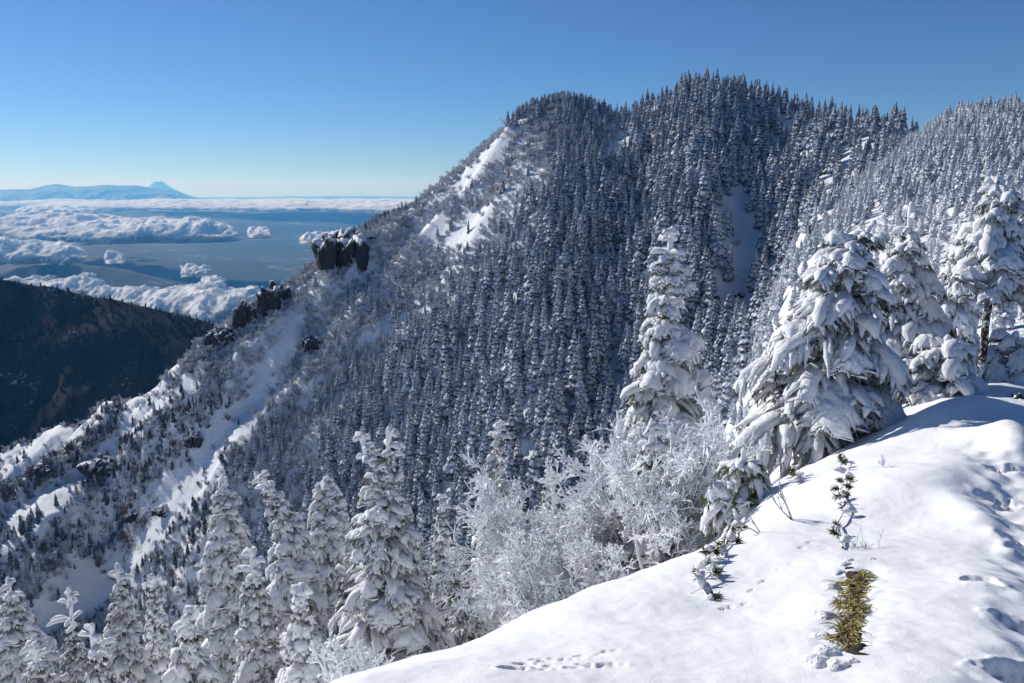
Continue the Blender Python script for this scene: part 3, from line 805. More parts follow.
    # big smooth pads that bridge the twigs of a bough
    hv = np.where(rs.random(nB) < heavy)[0]
    for i in hv:
        Li = Ls[i, 2]
        if Li < .22: continue
        a0 = ra.uniform(.12, .3); nu, nvv = 21, 17
        ss = np.linspace(a0, 1.02, nu)[:, None] * np.ones((1, nvv)); tt = np.linspace(-1, 1, nvv)[None, :] * np.ones((nu, 1))
        wdt = Li * .34 * np.sqrt(np.clip(np.sin(np.pi * np.clip((ss - a0) / (1.04 - a0), 0, 1) ** .8), 0, 1)) * (1 + .28 * np.sin(ss * 23 * Li / .8 + ra.random() * 6 + np.sign(tt) * 1.3) * np.abs(tt))
        sf = np.clip(ss + .10 * (1 - np.abs(tt)), 0, 1) * (K - 1); ii = np.minimum(sf.astype(int), K - 2); ff = (sf - ii)[..., None]
        c = BP[i][ii] * (1 - ff) + BP[i][ii + 1] * ff
        tg_ = nrm(BP[i][ii + 1] - BP[i][ii]); sv = nrm(np.cross(tg_, np.array([0, 0, 1.0])))
        th = load * (.07 + .05 * Li) * (1 - tt ** 2) ** .5 * np.clip(np.sin(np.pi * np.clip((ss - a0 + .02) / (1.06 - a0), 0, 1)), 0, 1) ** .4
        cc = c + sv * (tt * wdt)[..., None]; cc[..., 2] -= (np.abs(tt) ** 1.8 * wdt * (.35 + .3 * sag))
        nz = fbm(cc[..., 0] * 6 + cc[..., 2] * 3, cc[..., 1] * 6, 3, seed + i)
        nz = nz + .5 * fbm(cc[..., 0] * 21 + cc[..., 2] * 9, cc[..., 1] * 21, 2, seed + i + 1)
        top = cc.copy(); top[..., 2] += th * (1 + .6 * nz) + .02; bot = cc.copy(); bot[..., 2] -= .012
        Vp = np.concatenate([top.reshape(-1, 3), bot.reshape(-1, 3)]); I = np.arange(nu * nvv).reshape(nu, nvv)
        Qt = np.stack([I[:-1, :-1], I[1:, :-1], I[1:, 1:], I[:-1, 1:]], -1).reshape(-1, 4)
        rim = np.concatenate([I[0], I[1:, -1], I[-1, -2::-1], I[-2:0:-1, 0]]); r2 = np.roll(rim, -1)
        Qr = np.stack([rim, r2, r2 + nu * nvv, rim + nu * nvv], -1)
        sg.add(Vp, np.concatenate([Qt[:, ::-1], Qt + nu * nvv, Qr]))
    # needles: sprays that stick out and hang below every twig
    nn = max(3, int(needles * detail)); sel = np.repeat(np.arange(len(tl)), nn)
    u = rs.uniform(.05, 1.0, len(sel)) * (NT_ - 1); j0 = np.minimum(u.astype(int), NT_ - 2); fu = (u - j0)[:, None]
    pp = TP[sel, j0] * (1 - fu) + TP[sel, j0 + 1] * fu
    dd = nrm(TP[sel, j0 + 1] - TP[sel, j0])
    out = rs.normal(size=pp.shape); out[:, 2] = -np.abs(out[:, 2]) * 1.5 + .15
    dd = nrm(dd * .9 + out * .5) * rs.uniform(.05, .15, len(sel))[:, None] / detail ** .5
    V, Q = blades(pp, dd, .017 / detail, rs); fg.add(V, Q, smooth=False)
    # leader(s): bare top shoot wrapped in snow with a few short arms
    for (dx, dy, ln) in (leaders or [(0, 0, leader_len)]):
        p = axis(.955) + np.array([dx, dy, 0]); kz = np.linspace(0, 1, 6)
        pts = p[None] + np.stack([dx * kz * .4 + bend * kz ** 2 * ln * .5, dy * kz, kz * ln * (1 - .25 * abs(bend) * kz)], -1)
        if leaders: pts = np.concatenate([axis(.88)[None], pts])
        V, Q = tubes(pts[None], np.linspace(.03, .012, len(pts))[None], 6); tg.add(V, Q)
        V, Q = tubes(pts[None], (.045 * load * np.linspace(.8, 1.0, len(pts)))[None] * rs.uniform(.8, 1.25, (1, len(pts))), 8, lump=.35, seed=seed + 9); sg.add(V, Q)
        q0 = pts[-1]; nc = 5; 
        V, Q = tubes(np.stack([q0 + np.array([0, 0, x]) for x in (-.02, .02, .05, .06)])[None], np.array([[.045, .042, .025, .002]]) * load, 8); sg.add(V, Q)
        if arms:
            for lev in (.25, .6, .95):
                na = 3 + (lev < .5)
                for i in range(na):
                    a = ra.random() * 6.28; al = ra.uniform(.14, .34) * (1.25 - lev * .6) * (ln / .5) ** .5
                    pa = pts[min(len(pts) - 1, int(lev * (len(pts) - 1)))]
                    kz = np.linspace(0, 1, 5); c = pa[None] + np.stack([math.cos(a) * al * kz, math.sin(a) * al * kz, al * (.35 * kz - .35 * kz ** 2)], -1)
                    V, Q = tubes(c[None], np.array([[.010, .009, .008, .007, .004]]), 5); tg.add(V, Q)
                    V, Q = tubes(c[None], np.array([[.03, .042, .05, .05, .02]]) * load, 7, up=1.2, down=.6, lift=.5, lump=.35, seed=seed + i); sg.add(V, Q)
    return tg, fg, sg

def place_fir(name, u, v, Y, wpx, label, cat='fir tree', group=None, needle=None, foot=None, **kw):
    """a fir whose top was surveyed at pixel (u, v) and distance Y; its foot stands on the ground below"""
    p = at(u, v, Y); gz = float(ground_z(np.array([p[0]]), np.array([p[1]]))[0]) if foot is None else foot
    h = p[2] - gz; seed = kw.pop('seed', int(u * 7 + v))
    ll = kw.get('leader_len', .5); kw['leader_len'] = ll
    lean = kw.get('lean', (0, 0)); hh = max(.3, h - ll * .9)
    tg, fg, sg = fir_geo(seed, hh / .965, wpx / F * Y / 2, **kw)
    root = empty(name, (p[0] - lean[0] * hh, p[1] - lean[1] * hh, gz))
    tag(root, label, cat, group)
    tg.build('trunk', [M_bark], root); fg.build('foliage', [needle or M_needle], root); sg.build('snow_cover', [M_load], root)
    return root, h

# ------------------------------------------------------------------ bare twiggy shrubs
def twig_levels(seed, stems, levels, spread=.6, upb=.15, shrink=.55, kids=(5, 5, 4), grav=0.0, sweep=(0, 0, 0)):
    """stems: list of (origin, direction, length, radius). returns per level (P (n,k,3), R (n,k))"""
    rs = np.random.default_rng(seed); K = 5
    o = np.array([s[0] for s in stems], float); d = nrm(np.array([s[1] for s in stems], float)); L = np.array([s[2] for s in stems], float); rad = np.array([s[3] for s in stems], float)
    res = []
    for lv in range(levels + 1):
        n = len(o); k = np.linspace(0, 1, K)[None, :, None]
        bendv = rs.normal(size=(n, 3)) * .22 + np.array([0, 0, upb - grav]) + np.array(sweep) * .3
        P = o[:, None] + (d[:, None] * k + bendv[:, None] * k ** 2 * .5) * L[:, None, None]
        Rr = rad[:, None] * (1 - .55 * k[..., 0])
        res.append((P, Rr))
        if lv == levels: break
        m = kids[min(lv, len(kids) - 1)]
        par = np.repeat(np.arange(n), m)
        t = rs.uniform(.22, 1.0, len(par)); f = t * (K - 1); i = np.minimum(f.astype(int), K - 2); ff = (f - i)[:, None]
        o2 = P[par, i] * (1 - ff) + P[par, i + 1] * ff; tg = nrm(P[par, i + 1] - P[par, i])
        d2 = nrm(tg + rs.normal(size=tg.shape) * spread + np.array([0, 0, upb]) + np.array(sweep) * .5)
        L2 = L[par] * shrink * rs.uniform(.6, 1.25, len(par)) * (1.15 - .45 * t); r2 = rad[par] * .55
        o, d, L, rad = o2, d2, L2, np.maximum(r2, .0028)
    return res
def place_shrub(name, u, v, Y, label, seed, stems, levels, cat='shrub', kids=(6, 6, 5), rime=1.0, group=None, foot=None, stem_levels=1, rr=.011, **kw):
    p = at(u, v, Y); gz = float(ground_z(np.array([p[0]]), np.array([p[1]]))[0]) if foot is None else foot
    res = twig_levels(seed, stems, levels, kids=kids, **kw)
    root = empty(name, (p[0], p[1], gz)); tag(root, label, cat, group)
    g = Geo(); g2 = Geo()
    for i, (P, Rr) in enumerate(res):
        if i < stem_levels or rime == 0: V, Q = tubes(P, Rr, 6, lump=.15, seed=seed); g.add(V, Q)
        else: V, Q = tubes(P, Rr * .5 + rr * rime * (.75 if i == len(res) - 1 else 1), 5, up=1.3, down=.8, lift=.2, lump=.5, seed=seed + i); g2.add(V, Q)
    g.build('stem', [M_stem], root)
    if g2.n: g2.build('twigs', [M_twig], root)
    return root
# ------------------------------------------------------------------ forest trees seen from afar (unit height)
def mid_fir(seed, levels=15, nb=8, rad=.19, prof=.8):
    ra = random.Random(seed); g = Geo()
    V, Q = tubes(np.array([[[0, 0, -.03], [0, 0, .5], [0, 0, .97]]]), np.array([[.016, .010, .003]]), 5); g.add(V, Q, 2)
    for l in range(levels):
        t = .07 + .9 * (l / (levels - 1)) ** .93
        R_ = rad * (1 - t) ** prof * ra.uniform(.85, 1.12) + .012; n = nb if t < .75 else nb - 3
        a0 = ra.random() * 6.28
        for i in range(n):
            a = a0 + i * 6.283 / n + ra.uniform(-.25, .25); L = R_ * ra.uniform(.7, 1.2); w = L * ra.uniform(.30, .46) + .006; dr = ra.uniform(.35, .75) * L + .006
            ca, sa = math.cos(a), math.sin(a)
            tj = t + ra.uniform(-.024, .024)
            def pt(r, s, z): return (ca * r - sa * s, sa * r + ca * s, tj + z)
            up = .01 + .10 * L; th = .10 * L + .004
            # snow top: 2 x 2 grid, drooping
            V = [pt(0, -w * .25, 0), pt(0, 0, th), pt(0, w * .25, 0),
                 pt(L * .55, -w, up - dr * .45), pt(L * .6, 0, up - dr * .18 + th), pt(L * .55, w, up - dr * .45),
                 pt(L * .9, -w * .5, up - dr * 1.0), pt(L, 0, up - dr * .75 + th * .3), pt(L * .9, w * .5, up - dr * 1.0)]
            g.add(V, [(0, 3, 4, 1), (1, 4, 5, 2), (3, 6, 7, 4), (4, 7, 8, 5)], 0, smooth=False)
            lo = .022 + .12 * L
            V = [pt(0, -w * .2, -lo * .6), pt(0, w * .2, -lo * .6), pt(L * .55, w * 1.12, up - dr * .45 - lo * .9), pt(L * .55, -w * 1.12, up - dr * .45 - lo * .9), pt(L * 1.06, -w * .25, up - dr - lo), pt(L * 1.06, w * .25, up - dr - lo)]
            g.add(V, [(0, 1, 2, 3), (3, 2, 5, 4)], 1, smooth=False)
            # hanging fringe joins the two
            V = [pt(L * .55, -w, up - dr * .42), pt(L * .92, -w * .5, up - dr), pt(L * .95, -w * .5, up - dr - lo * 1.3), pt(L * .5, -w * 1.1, up - dr * .45 - lo * 1.2),
                 pt(L * .55, w, up - dr * .42), pt(L * .92, w * .5, up - dr), pt(L * .95, w * .5, up - dr - lo * 1.3), pt(L * .5, w * 1.1, up - dr * .45 - lo * 1.2)]
            g.add(V, [(0, 1, 2, 3), (4, 5, 6, 7)], 1, smooth=False)
    return g
def far_bush(seed, twigs=(4, 5), thick=.017):
    rs = random.Random(seed); stems = []
    for i in range(7):
        a = rs.random() * 6.28; stems.append(((0, 0, -.02), (math.cos(a) * rs.uniform(.15, .8), math.sin(a) * rs.uniform(.15, .8), 1), rs.uniform(.45, .75), .03))
    res = twig_levels(seed, stems, 2, kids=twigs, shrink=.55, spread=.6)
    g = Geo()
    for i, (P, Rr) in enumerate(res):
        P = P[:, ::2]; V, Q = tubes(P, np.full(P.shape[:2], thick) * np.array([1.2, 1, .7])[None], 3, lump=.2, seed=seed); g.add(V, Q, 0)
    return g
fir_vars = []; bush_vars = []; dark_vars = []
for i in range(7):
    g = mid_fir(100 + i, levels=14 + i % 3, nb=8 - (i % 2), rad=(.21, .24, .2, .26, .19, .23, .17)[i], prof=(1.0, 1.1, .9, 1.0, .95, .75, .85)[i])
    fir_vars.append(g)
def mesh_of(g, name, mats):
    V, Q, M, S_ = g.arrays(); o = mesh_np(name, V, Q, mats, M, S_, link=False); me = o.data; bpy.data.objects.remove(o); me.name = name; return me
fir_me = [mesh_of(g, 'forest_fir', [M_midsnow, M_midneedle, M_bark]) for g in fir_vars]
darkfir_me = [mesh_of(mid_fir(200 + i, 11, 6, .2), 'shaded_fir', [M_midneedle, M_darkneedle, M_bark]) for i in range(3)]
blackfir_me = [mesh_of(mid_fir(210 + i, 9, 6, .24), 'far_fir', [M_blackneedle, M_darkneedle, M_bark]) for i in range(3)]
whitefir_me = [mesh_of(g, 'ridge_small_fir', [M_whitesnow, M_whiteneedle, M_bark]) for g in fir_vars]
bush_me = [mesh_of(far_bush(300 + i), 'rimed_bush', [M_bush]) for i in range(4)]
bushdark_me = [mesh_of(far_bush(320 + i, thick=.013), 'bare_bush', [M_bushdark]) for i in range(2)]
spur_me = []
for i in range(5):     # closer small firs: real boughs, coarser than the nearest ones; three materials in one mesh, 6 m tall
    tg, fg, sg = fir_geo(500 + i, 6.0, (1.15, 1.4, 1.0, 1.3, 1.2)[i], whorl=.42, nb=6, sag=.55, heavy=.6, load=1.7, twig=.3, needles=5, detail=.75, rag=.3, bend=(0, .6, 0, -.5, .3)[i], leader_len=.45)
    g = Geo()
    for k, s_ in enumerate((sg, fg, tg)):
        V, Q, M, S_ = s_.arrays(); g.V.append(V / 6.3); g.Q.append(Q + g.n); g.M.append(np.full(len(Q), k)); g.S.append(S_); g.n += len(V)
    spur_me.append(mesh_of(g, 'ridge_fir', [M_load, M_needle, M_bark]))

# ------------------------------------------------------------------ where they stand
BARE = [
 [(518, 113), (530, 118), (505, 150), (474, 182), (440, 207), (434, 202), (468, 168), (498, 138)],
 [(540, 166), (546, 172), (512, 194), (500, 196)], [(492, 205), (496, 212), (478, 240), (450, 250), (442, 243), (462, 218)],
 [(294, 312), (308, 320), (292, 360), (264, 396), (250, 388), (262, 362), (280, 338)],
 [(384, 318), (394, 330), (372, 346), (352, 352), (362, 336)],
 [(185, 374), (205, 388), (165, 404), (125, 440), (80, 492), (30, 545), (0, 566), (0, 522), (45, 490), (100, 455), (125, 420), (112, 402)],
 [(272, 398), (255, 432), (222, 452), (216, 482), (176, 522), (146, 560), (100, 612), (20, 646), (0, 646), (0, 606), (60, 574), (110, 530), (150, 486), (184, 440), (232, 410)],
 [(622, 132), (636, 140), (620, 158), (604, 154)],
 [(742, 232), (756, 238), (750, 290), (742, 325), (726, 318), (732, 275)],
 [(872, 206), (888, 210), (880, 232), (866, 230)],
 [(56, 424), (112, 392), (124, 400), (100, 440), (50, 468), (0, 486), (0, 455)],
 [(415, 232), (440, 215), (452, 222), (430, 246)], [(232, 408), (262, 388), (268, 398), (240, 418)],
]
FIRLINE = [(505, 80), (515, 118), (560, 150), (545, 195), (500, 230), (460, 262), (400, 275), (345, 300), (330, 345), (290, 395), (255, 440), (235, 470), (205, 560), (190, 700), (1100, 700), (1100, 60)]
rs = np.random.default_rng(11)
def jitter_grid(x0, x1, y0, y1, s):
    X, Y = np.meshgrid(np.arange(x0, x1, s), np.arange(y0, y1, s)); X = X.ravel(); Y = Y.ravel()
    return X + rs.uniform(-.48, .48, X.size) * s, Y + rs.uniform(-.48, .48, X.size) * s
TREES = []     # x, y, z, height, kind, variant
def scatter(x, y, cond):
    z = base_z(x, y) + relief(x, y); P = np.stack([x, y, z], -1); u, v, dep = proj(P)
    k = cond(x, y, z, u, v); return x[k], y[k], z[k], u[k], v[k]
def sky_gap(x, y, u):   # behind the crest: keep just the first rows
    Y0 = cinterp(u, 2); return y - Y0
# A: the big forest of the mountainside
x, y = jitter_grid(-420, 330, 170, 640, 5.1)
k_ = (y > 170)
x, y = x[k_], y[k_]
def condA(x, y, z, u, v):
    c = inpoly(u, v, FIRLINE) & (u > 120) & (u < 990) & (sky_gap(x, y, u) < 14)
    spur = (u > 745) & (y < np.interp(u, [700, 745, 790, 840, 900, 930, 1100], [150, 230, 280, 340, 395, 470, 470]))
    c &= ~spur
    for b in BARE: c &= ~inpoly(u, v, b)
    dens = .5 + .5 * fbm(x / 28, y / 28, 3, 70)
    thin = np.where(u < np.interp(v, [100, 250, 350, 500], [560, 520, 400, 300]), .62, .97)
    thin = np.where((u > 715) & (u < 770) & (v > 200), .5, thin)
    c &= rs.random(x.size) < thin * np.clip(dens * 2.4, .55, 1)
    # wider spacing where the trees are tall
    c &= rs.random(x.size) < np.interp(y, [200, 350, 600], [.52, .68, 1.0])
    return c
x, y, z, u, v = scatter(x, y, condA)
h = np.interp(y, [180, 350, 450, 600, 700], [20, 23.5, 21, 12.0, 9.5]) * np.clip(rs.normal(.84, .22, x.size), .35, 1.35) * np.interp(u, [740, 820, 900], [1, .68, .5])
h *= np.where(u < np.interp(v, [100, 250, 350, 500], [560, 520, 400, 300]), .72, 1)
clump = fbm(x / 20, y / 20, 3, 88)
for i in range(len(x)):
    k = 'fir'; hh_ = h[i]
    if rs.random() < .05 + .22 * (clump[i] > .28): k = 'bush'; hh_ = rs.uniform(3.5, 7.5)
    TREES.append((x[i], y[i], z[i] - .3, hh_, k, rs.integers(8), u[i], v[i]))
# B: the right-hand ridge
x, y = jitter_grid(-20, 330, 26, 440, 2.5)
def condB(x, y, z, u, v):
    r = np.hypot(x, y)
    c = (u > 690) & (u < 1120) & (y < np.interp(u, [700, 745, 790, 840, 900, 930, 960, 1100], [240, 250, 290, 345, 390, 440, 440, 440])) & (r > 30)
    for b in BARE: c &= ~inpoly(u, v, b)
    c &= rs.random(x.size) < np.interp(r, [30, 90, 200, 400], [.55, .62, .85, .75])
    c &= rs.random(x.size) < np.clip(.75 + .6 * fbm(x / 15, y / 15, 2, 81), .25, 1)
    return c
x, y, z, u, v = scatter(x, y, condB); r = np.hypot(x, y)
h = np.interp(r, [30, 80, 200, 400], [2.6, 3.8, 5.2, 6.2]) * rs.uniform(.5, 1.3, x.size)
for i in range(len(x)):
    kind = 'spur' if r[i] < 150 else 'whitefir'
    if rs.random() < .22: kind = 'bush'; h[i] *= .55
    TREES.append((x[i], y[i], z[i] - .1, h[i], kind, rs.integers(8), u[i], v[i]))
# C: our own slope below the hump (mostly hidden behind the nearest firs)
x, y = jitter_grid(-190, 60, 20, 260, 4.6)
def condC(x, y, z, u, v):
    c = (u > -260) & (u < 700) & (v > 560) & (rs.random(x.size) < .5) & (np.hypot(x, y) > 26)
    c &= ~((u < 200) & (rs.random(x.size) < .45))
    return c
x, y, z, u, v = scatter(x, y, condC); r = np.hypot(x, y)
h = np.interp(r, [25, 60, 200], [4.5, 7.0, 13]) * rs.uniform(.6, 1.15, x.size)
pt_, vt_, _ = proj(np.stack([x, y, z + h], -1)); lim = np.interp(u, [0, 100, 200, 300, 430, 520, 600, 700], [590, 560, 520, 480, 480, 450, 470, 400])
ok = vt_ > lim
for i in np.where(ok)[0]: TREES.append((x[i], y[i], z[i] - .1, h[i], 'spur' if r[i] < 120 else 'fir', rs.integers(7), u[i], v[i]))
# D: the broken left flank: rimed bushes with scattered firs
x, y = jitter_grid(-740, 120, 240, 760, 3.1)
def condD(x, y, z, u, v):
    c = (u > -320) & (u < 640) & (v < 700) & (sky_gap(x, y, u) < 6)
    c0 = c.copy()
    for b in BARE: c &= ~inpoly(u, v, b) | (rs.random(x.size) < .07)
    inn = inpoly(u, v, FIRLINE) & (u > np.interp(v, [100, 250, 350, 500], [600, 540, 430, 330]))
    d = .80 + .9 * fbm(x / 24, y / 24, 3, 75)
    c &= (~inn & (rs.random(x.size) < np.clip(d, .12, .95)))
    return c
x, y, z, u, v = scatter(x, y, condD)
low = sstep(300, 200, u) * sstep(360, 420, v)
h = rs.uniform(2.4, 5.6, x.size) * np.interp(y, [450, 600], [1, 1.25])
for i in range(len(x)):
    q = rs.random(); kind = 'bush'; hh_ = h[i]
    if q < .10 + .22 * low[i]: kind = 'fir'; hh_ = rs.uniform(4.5, 10)
    elif q < .10 + .50 * low[i]: kind = 'barebush'
    if low[i] > .5 and kind == 'fir' and rs.random() < .6: kind = 'darkfir'
    TREES.append((x[i], y[i], z[i] - .15, hh_, kind, rs.integers(8), u[i], v[i]))
# E: scattered firs on the bright strip, rimed trees on the rib below it
for (uu, vv, hp) in ((285 / 3.41, 340 + 500 / 3.41, 9), (88, 487, 10), (77, 495, 10), (97, 480, 9), (104, 478, 8), (120, 412, 11), (133, 425, 9), (65, 513, 6), (39, 523, 7), (150, 405, 8), (110, 462, 7)):
    d = ray(uu, vv); t = np.linspace(250, 800, 1200); P = CAM + d[None] * t[:, None]; hgt = P[:, 2] - (base_z(P[:, 0], P[:, 1]) + relief(P[:, 0], P[:, 1]))
    k = int(np.argmax(hgt < 0)); TREES.append((P[k, 0], P[k, 1], P[k, 2] - .2, hp, 'darkfir', rs.integers(3), uu, vv))
def edge_row(pts, n, kinds, h0, h1, off=6):
    W_ = to_world(pts)
    for i in range(n):
        t = rs.random() * (len(W_) - 1); a = int(t); f = t - a
        X = W_[a][0] * (1 - f) + W_[a + 1][0] * f + rs.normal() * off; Yy = W_[a][1] * (1 - f) + W_[a + 1][1] * f + rs.normal() * off
        Z = float((base_z(np.array([X]), np.array([Yy])) + relief(np.array([X]), np.array([Yy])))[0]); uu, vv, _ = proj(np.array([X, Yy, Z]))
        TREES.append((X, Yy, Z - .2, rs.uniform(h0, h1), kinds[rs.integers(len(kinds))], rs.integers(8), float(uu), float(vv)))
edge_row([(122, 402), (90, 446), (40, 474), (0, 496)], 200, ['darkfir', 'barebush', 'barebush', 'bush'], 3, 9, 5)
edge_row([(226, 402), (184, 452), (134, 506), (72, 562), (16, 614)], 260, ['barebush', 'bush', 'fir', 'darkfir', 'bush'], 3, 7.5, 4)
edge_row([(0, 520), (15, 560), (30, 530)], 40, ['darkfir', 'fir'], 5, 10, 6)
edge_row([(235, 345), (200, 375), (175, 395)], 110, ['bush', 'barebush', 'fir'], 3, 7, 7)
edge_row([(100, 398), (70, 410), (30, 426), (0, 442)], 90, ['darkfir', 'barebush', 'bush'], 3, 7, 4)
edge_row([(516, 100), (560, 92), (600, 104)], 160, ['fir'], 9, 12, 9)
edge_row([(338, 236), (356, 226), (372, 218)], 45, ['darkfir', 'bush'], 6, 9, 4)
edge_row([(350, 226), (380, 212), (405, 200)], 60, ['darkfir'], 5, 9, 4)
# dark ridge far left
x, y = jitter_grid(-1250, -150, 950, 1950, 13)
zz = dark_z(x, y, np.arctan2(x, y), np.hypot(x, y)); u, v, _ = proj(np.stack([x, y, zz], -1))
us_ = [l[0] for l in DR]; ok = (u > -100) & (u < 300) & (v < 480) & (y < np.interp(u, us_, [l[2] for l in DR]) + 20) & (rs.random(x.size) < .85)
DARK = [(x[i], y[i], zz[i] - .5, rs.uniform(7, 12), 'dark', rs.integers(3), u[i], v[i]) for i in np.where(ok)[0]]
print('TREES', len(TREES), 'DARK', len(DARK))

# ------------------------------------------------------------------ stuff objects by geometry nodes
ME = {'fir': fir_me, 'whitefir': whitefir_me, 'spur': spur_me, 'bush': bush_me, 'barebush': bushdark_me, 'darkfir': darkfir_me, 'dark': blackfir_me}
FRAT = {'bush': 1.25}
def xf(t):
    x, y, z, h, kind, var, u, v = t
    w = h * rs.uniform(.82, 1.25)
    if kind in ('bush', 'barebush'): w = h * rs.uniform(1.0, 1.5)
    return (x, y, z), (rs.normal() * .03, rs.normal() * .03, rs.uniform(0, 6.283)), (w, w, h)
def stuff_scatter(name, trees, sources, label, cat):
    """sources: objects standing in the scene whose geometry is repeated on the points"""
    n = len(trees); T = [xf(t) for t in trees]
    me = bpy.data.meshes.new(name); me.vertices.add(n); me.vertices.foreach_set('co', np.array([t[0] for t in T], dtype=np.float32).ravel())
    for nm, arr in (('rot', [t[1] for t in T]), ('scl', [t[2] for t in T])):
        a = me.attributes.new(nm, 'FLOAT_VECTOR', 'POINT'); a.data.foreach_set('vector', np.array(arr, dtype=np.float32).ravel())
    a = me.attributes.new('var', 'INT', 'POINT'); a.data.foreach_set('value', np.array([int(t[5]) % len(sources) for t in trees], dtype=np.int32))
    o = bpy.data.objects.new(name, me); col.objects.link(o)
    ng = bpy.data.node_groups.new(name, 'GeometryNodeTree')
    ng.interface.new_socket('Geometry', in_out='INPUT', socket_type='NodeSocketGeometry'); ng.interface.new_socket('Geometry', in_out='OUTPUT', socket_type='NodeSocketGeometry')
    gi = ng.nodes.new('NodeGroupInput'); go = ng.nodes.new('NodeGroupOutput'); L = ng.links.new
    g2i = ng.nodes.new('GeometryNodeGeometryToInstance')
    infos = []
    for s_ in sources:
        oi = ng.nodes.new('GeometryNodeObjectInfo'); oi.transform_space = 'ORIGINAL'; oi.inputs['Object'].default_value = s_; infos.append(oi)
    for oi in reversed(infos): L(oi.outputs['Geometry'], g2i.inputs[0])
    m2p = ng.nodes.new('GeometryNodeMeshToPoints'); L(gi.outputs[0], m2p.inputs[0])
    iop = ng.nodes.new('GeometryNodeInstanceOnPoints'); L(m2p.outputs[0], iop.inputs['Points']); L(g2i.outputs[0], iop.inputs['Instance'])
    iop.inputs['Pick Instance'].default_value = True
    def attr(nm, ty):
        a = ng.nodes.new('GeometryNodeInputNamedAttribute'); a.data_type = ty; a.inputs[0].default_value = nm; return a.outputs[0]
    L(attr('var', 'INT'), iop.inputs['Instance Index'])
    e2r = ng.nodes.new('FunctionNodeEulerToRotation'); L(attr('rot', 'FLOAT_VECTOR'), e2r.inputs[0]); L(e2r.outputs[0], iop.inputs['Rotation'])
    L(attr('scl', 'FLOAT_VECTOR'), iop.inputs['Scale'])
    L(iop.outputs[0], go.inputs[0])
    md = o.modifiers.new('scatter', 'NODES'); md.node_group = ng
    return tag(o, label, cat, kind='stuff')

# what the terrain hides is not worth an object of its own
def visible(t):
    x, y, z, h = t[:4]; P0 = np.array([x, y, z + h * .85]); s = np.linspace(.05, .985, 140)[:, None]
    P = CAM + (P0 - CAM) * s; return bool((P[:, 2] > base_z(P[:, 0], P[:, 1]) - .2).all())
def shows(t):
    P = np.array([[t[0], t[1], t[2]], [t[0], t[1], t[2] + t[3]]]); u, v, d = proj(P)
    return d[0] > 1 and 4 < u[1] < 1020 and 4 < v[1] < 670
def size_px(t): return F * t[3] / math.hypot(t[0], t[1])

def region(t, kind):
    u, v, y = t[6], t[7], t[1]
    if kind == 'bush':
        if u > 690: return 'white rimed bush between the firs of the right-hand ridge', 'rimed bushes on the right-hand ridge'
        if v > 430: return 'rimed leafless bush on the broken slope at the lower left', 'rimed bushes on the lower left slope'
        if u > 300: return 'rimed leafless bush on the upper left flank under the summit', 'rimed bushes on the upper flank'
        return 'rimed leafless bush on the rib above the snow gully', 'rimed bushes on the middle flank'
    if kind == 'barebush':
        return 'brownish bare bush thinly frosted at the rim of the snow gully', 'bare bushes along the snow gully'
    if kind == 'darkfir':
        return 'small dark fir with little snow on the left slope', 'dark small firs on the left slope'
    if u > 745 and y < 400:
        r = math.hypot(t[0], y)
        if r < 60: return 'snow-plastered small fir close behind the big firs on the right', 'small firs just behind the big ones on the right'
        if r < 110: return 'snow-plastered fir on the middle of the right-hand ridge', 'firs in the middle of the right-hand ridge'
        return 'small frosted fir on the upper right-hand ridge', 'firs on the upper right-hand ridge'
    if y < 90: return 'snowy fir half hidden on the slope below the foreground hump', 'firs below the foreground hump'
    if y < 260:
        return ('tall frosted fir low on the near slope left of the twin-topped fir', 'firs low on the slope, left') if u < 380 else ('tall frosted fir low in the valley right of the twin-topped fir', 'firs low on the slope, right')
    if u < 400: return 'frosted fir in the lower left fringe of the big forest', 'firs at the lower left fringe of the forest'
    if u < 640: return 'tall frosted fir in the dense middle of the mountain forest', 'firs in the middle of the forest'
    return 'frosted fir in the forest left of the blue gully', 'firs beside the blue gully'
def individuals(kinds, n_max, name, cat, stuff_name, stuff_label, exact=None):
    byk = [t for t in TREES if t[4] in kinds]
    vis = sorted([t for t in byk if shows(t) and visible(t)], key=lambda t: -size_px(t))
    ind = vis[:n_max]; ids = {id(t) for t in ind}; made = {}
    for t in ind:
        ml = ME[t[4]]; o = bpy.data.objects.new(name, ml[int(t[5]) % len(ml)]); col.objects.link(o)
        a, b, c = xf(t); o.location = a; o.rotation_euler = b; o.scale = c
        lab, grp = region(t, t[4] if t[4] in ('bush', 'barebush', 'darkfir') else 'fir'); tag(o, lab, cat, grp)
        made.setdefault(t[4], {}).setdefault(int(t[5]) % len(ml), o)
    rest = [t for t in byk if id(t) not in ids]
    for k in kinds:
        rk = [t for t in rest if t[4] == k]; src = made.get(k, {})
        if not rk: continue
        full = []
        for i, m_ in enumerate(ME[k]):
            if i in src: full.append(src[i])
        if not full:    # none of this kind was large enough: promote one of each mesh
            for t in list(rk):
                vi = int(t[5]) % len(ME[k])
                if vi in src: continue
                o = bpy.data.objects.new(name, ME[k][vi]); col.objects.link(o); a, b, c = xf(t); o.location = a; o.rotation_euler = b; o.scale = c
                lab, grp = region(t, k if k in ('bush', 'barebush', 'darkfir') else 'fir'); tag(o, lab, cat, grp); src[vi] = o; rk.remove(t)
            full = [src[i] for i in sorted(src)]
        stuff_scatter(stuff_name[k][0], rk, full, stuff_name[k][1], cat)
    return len(ind)
N_NEAR = 30
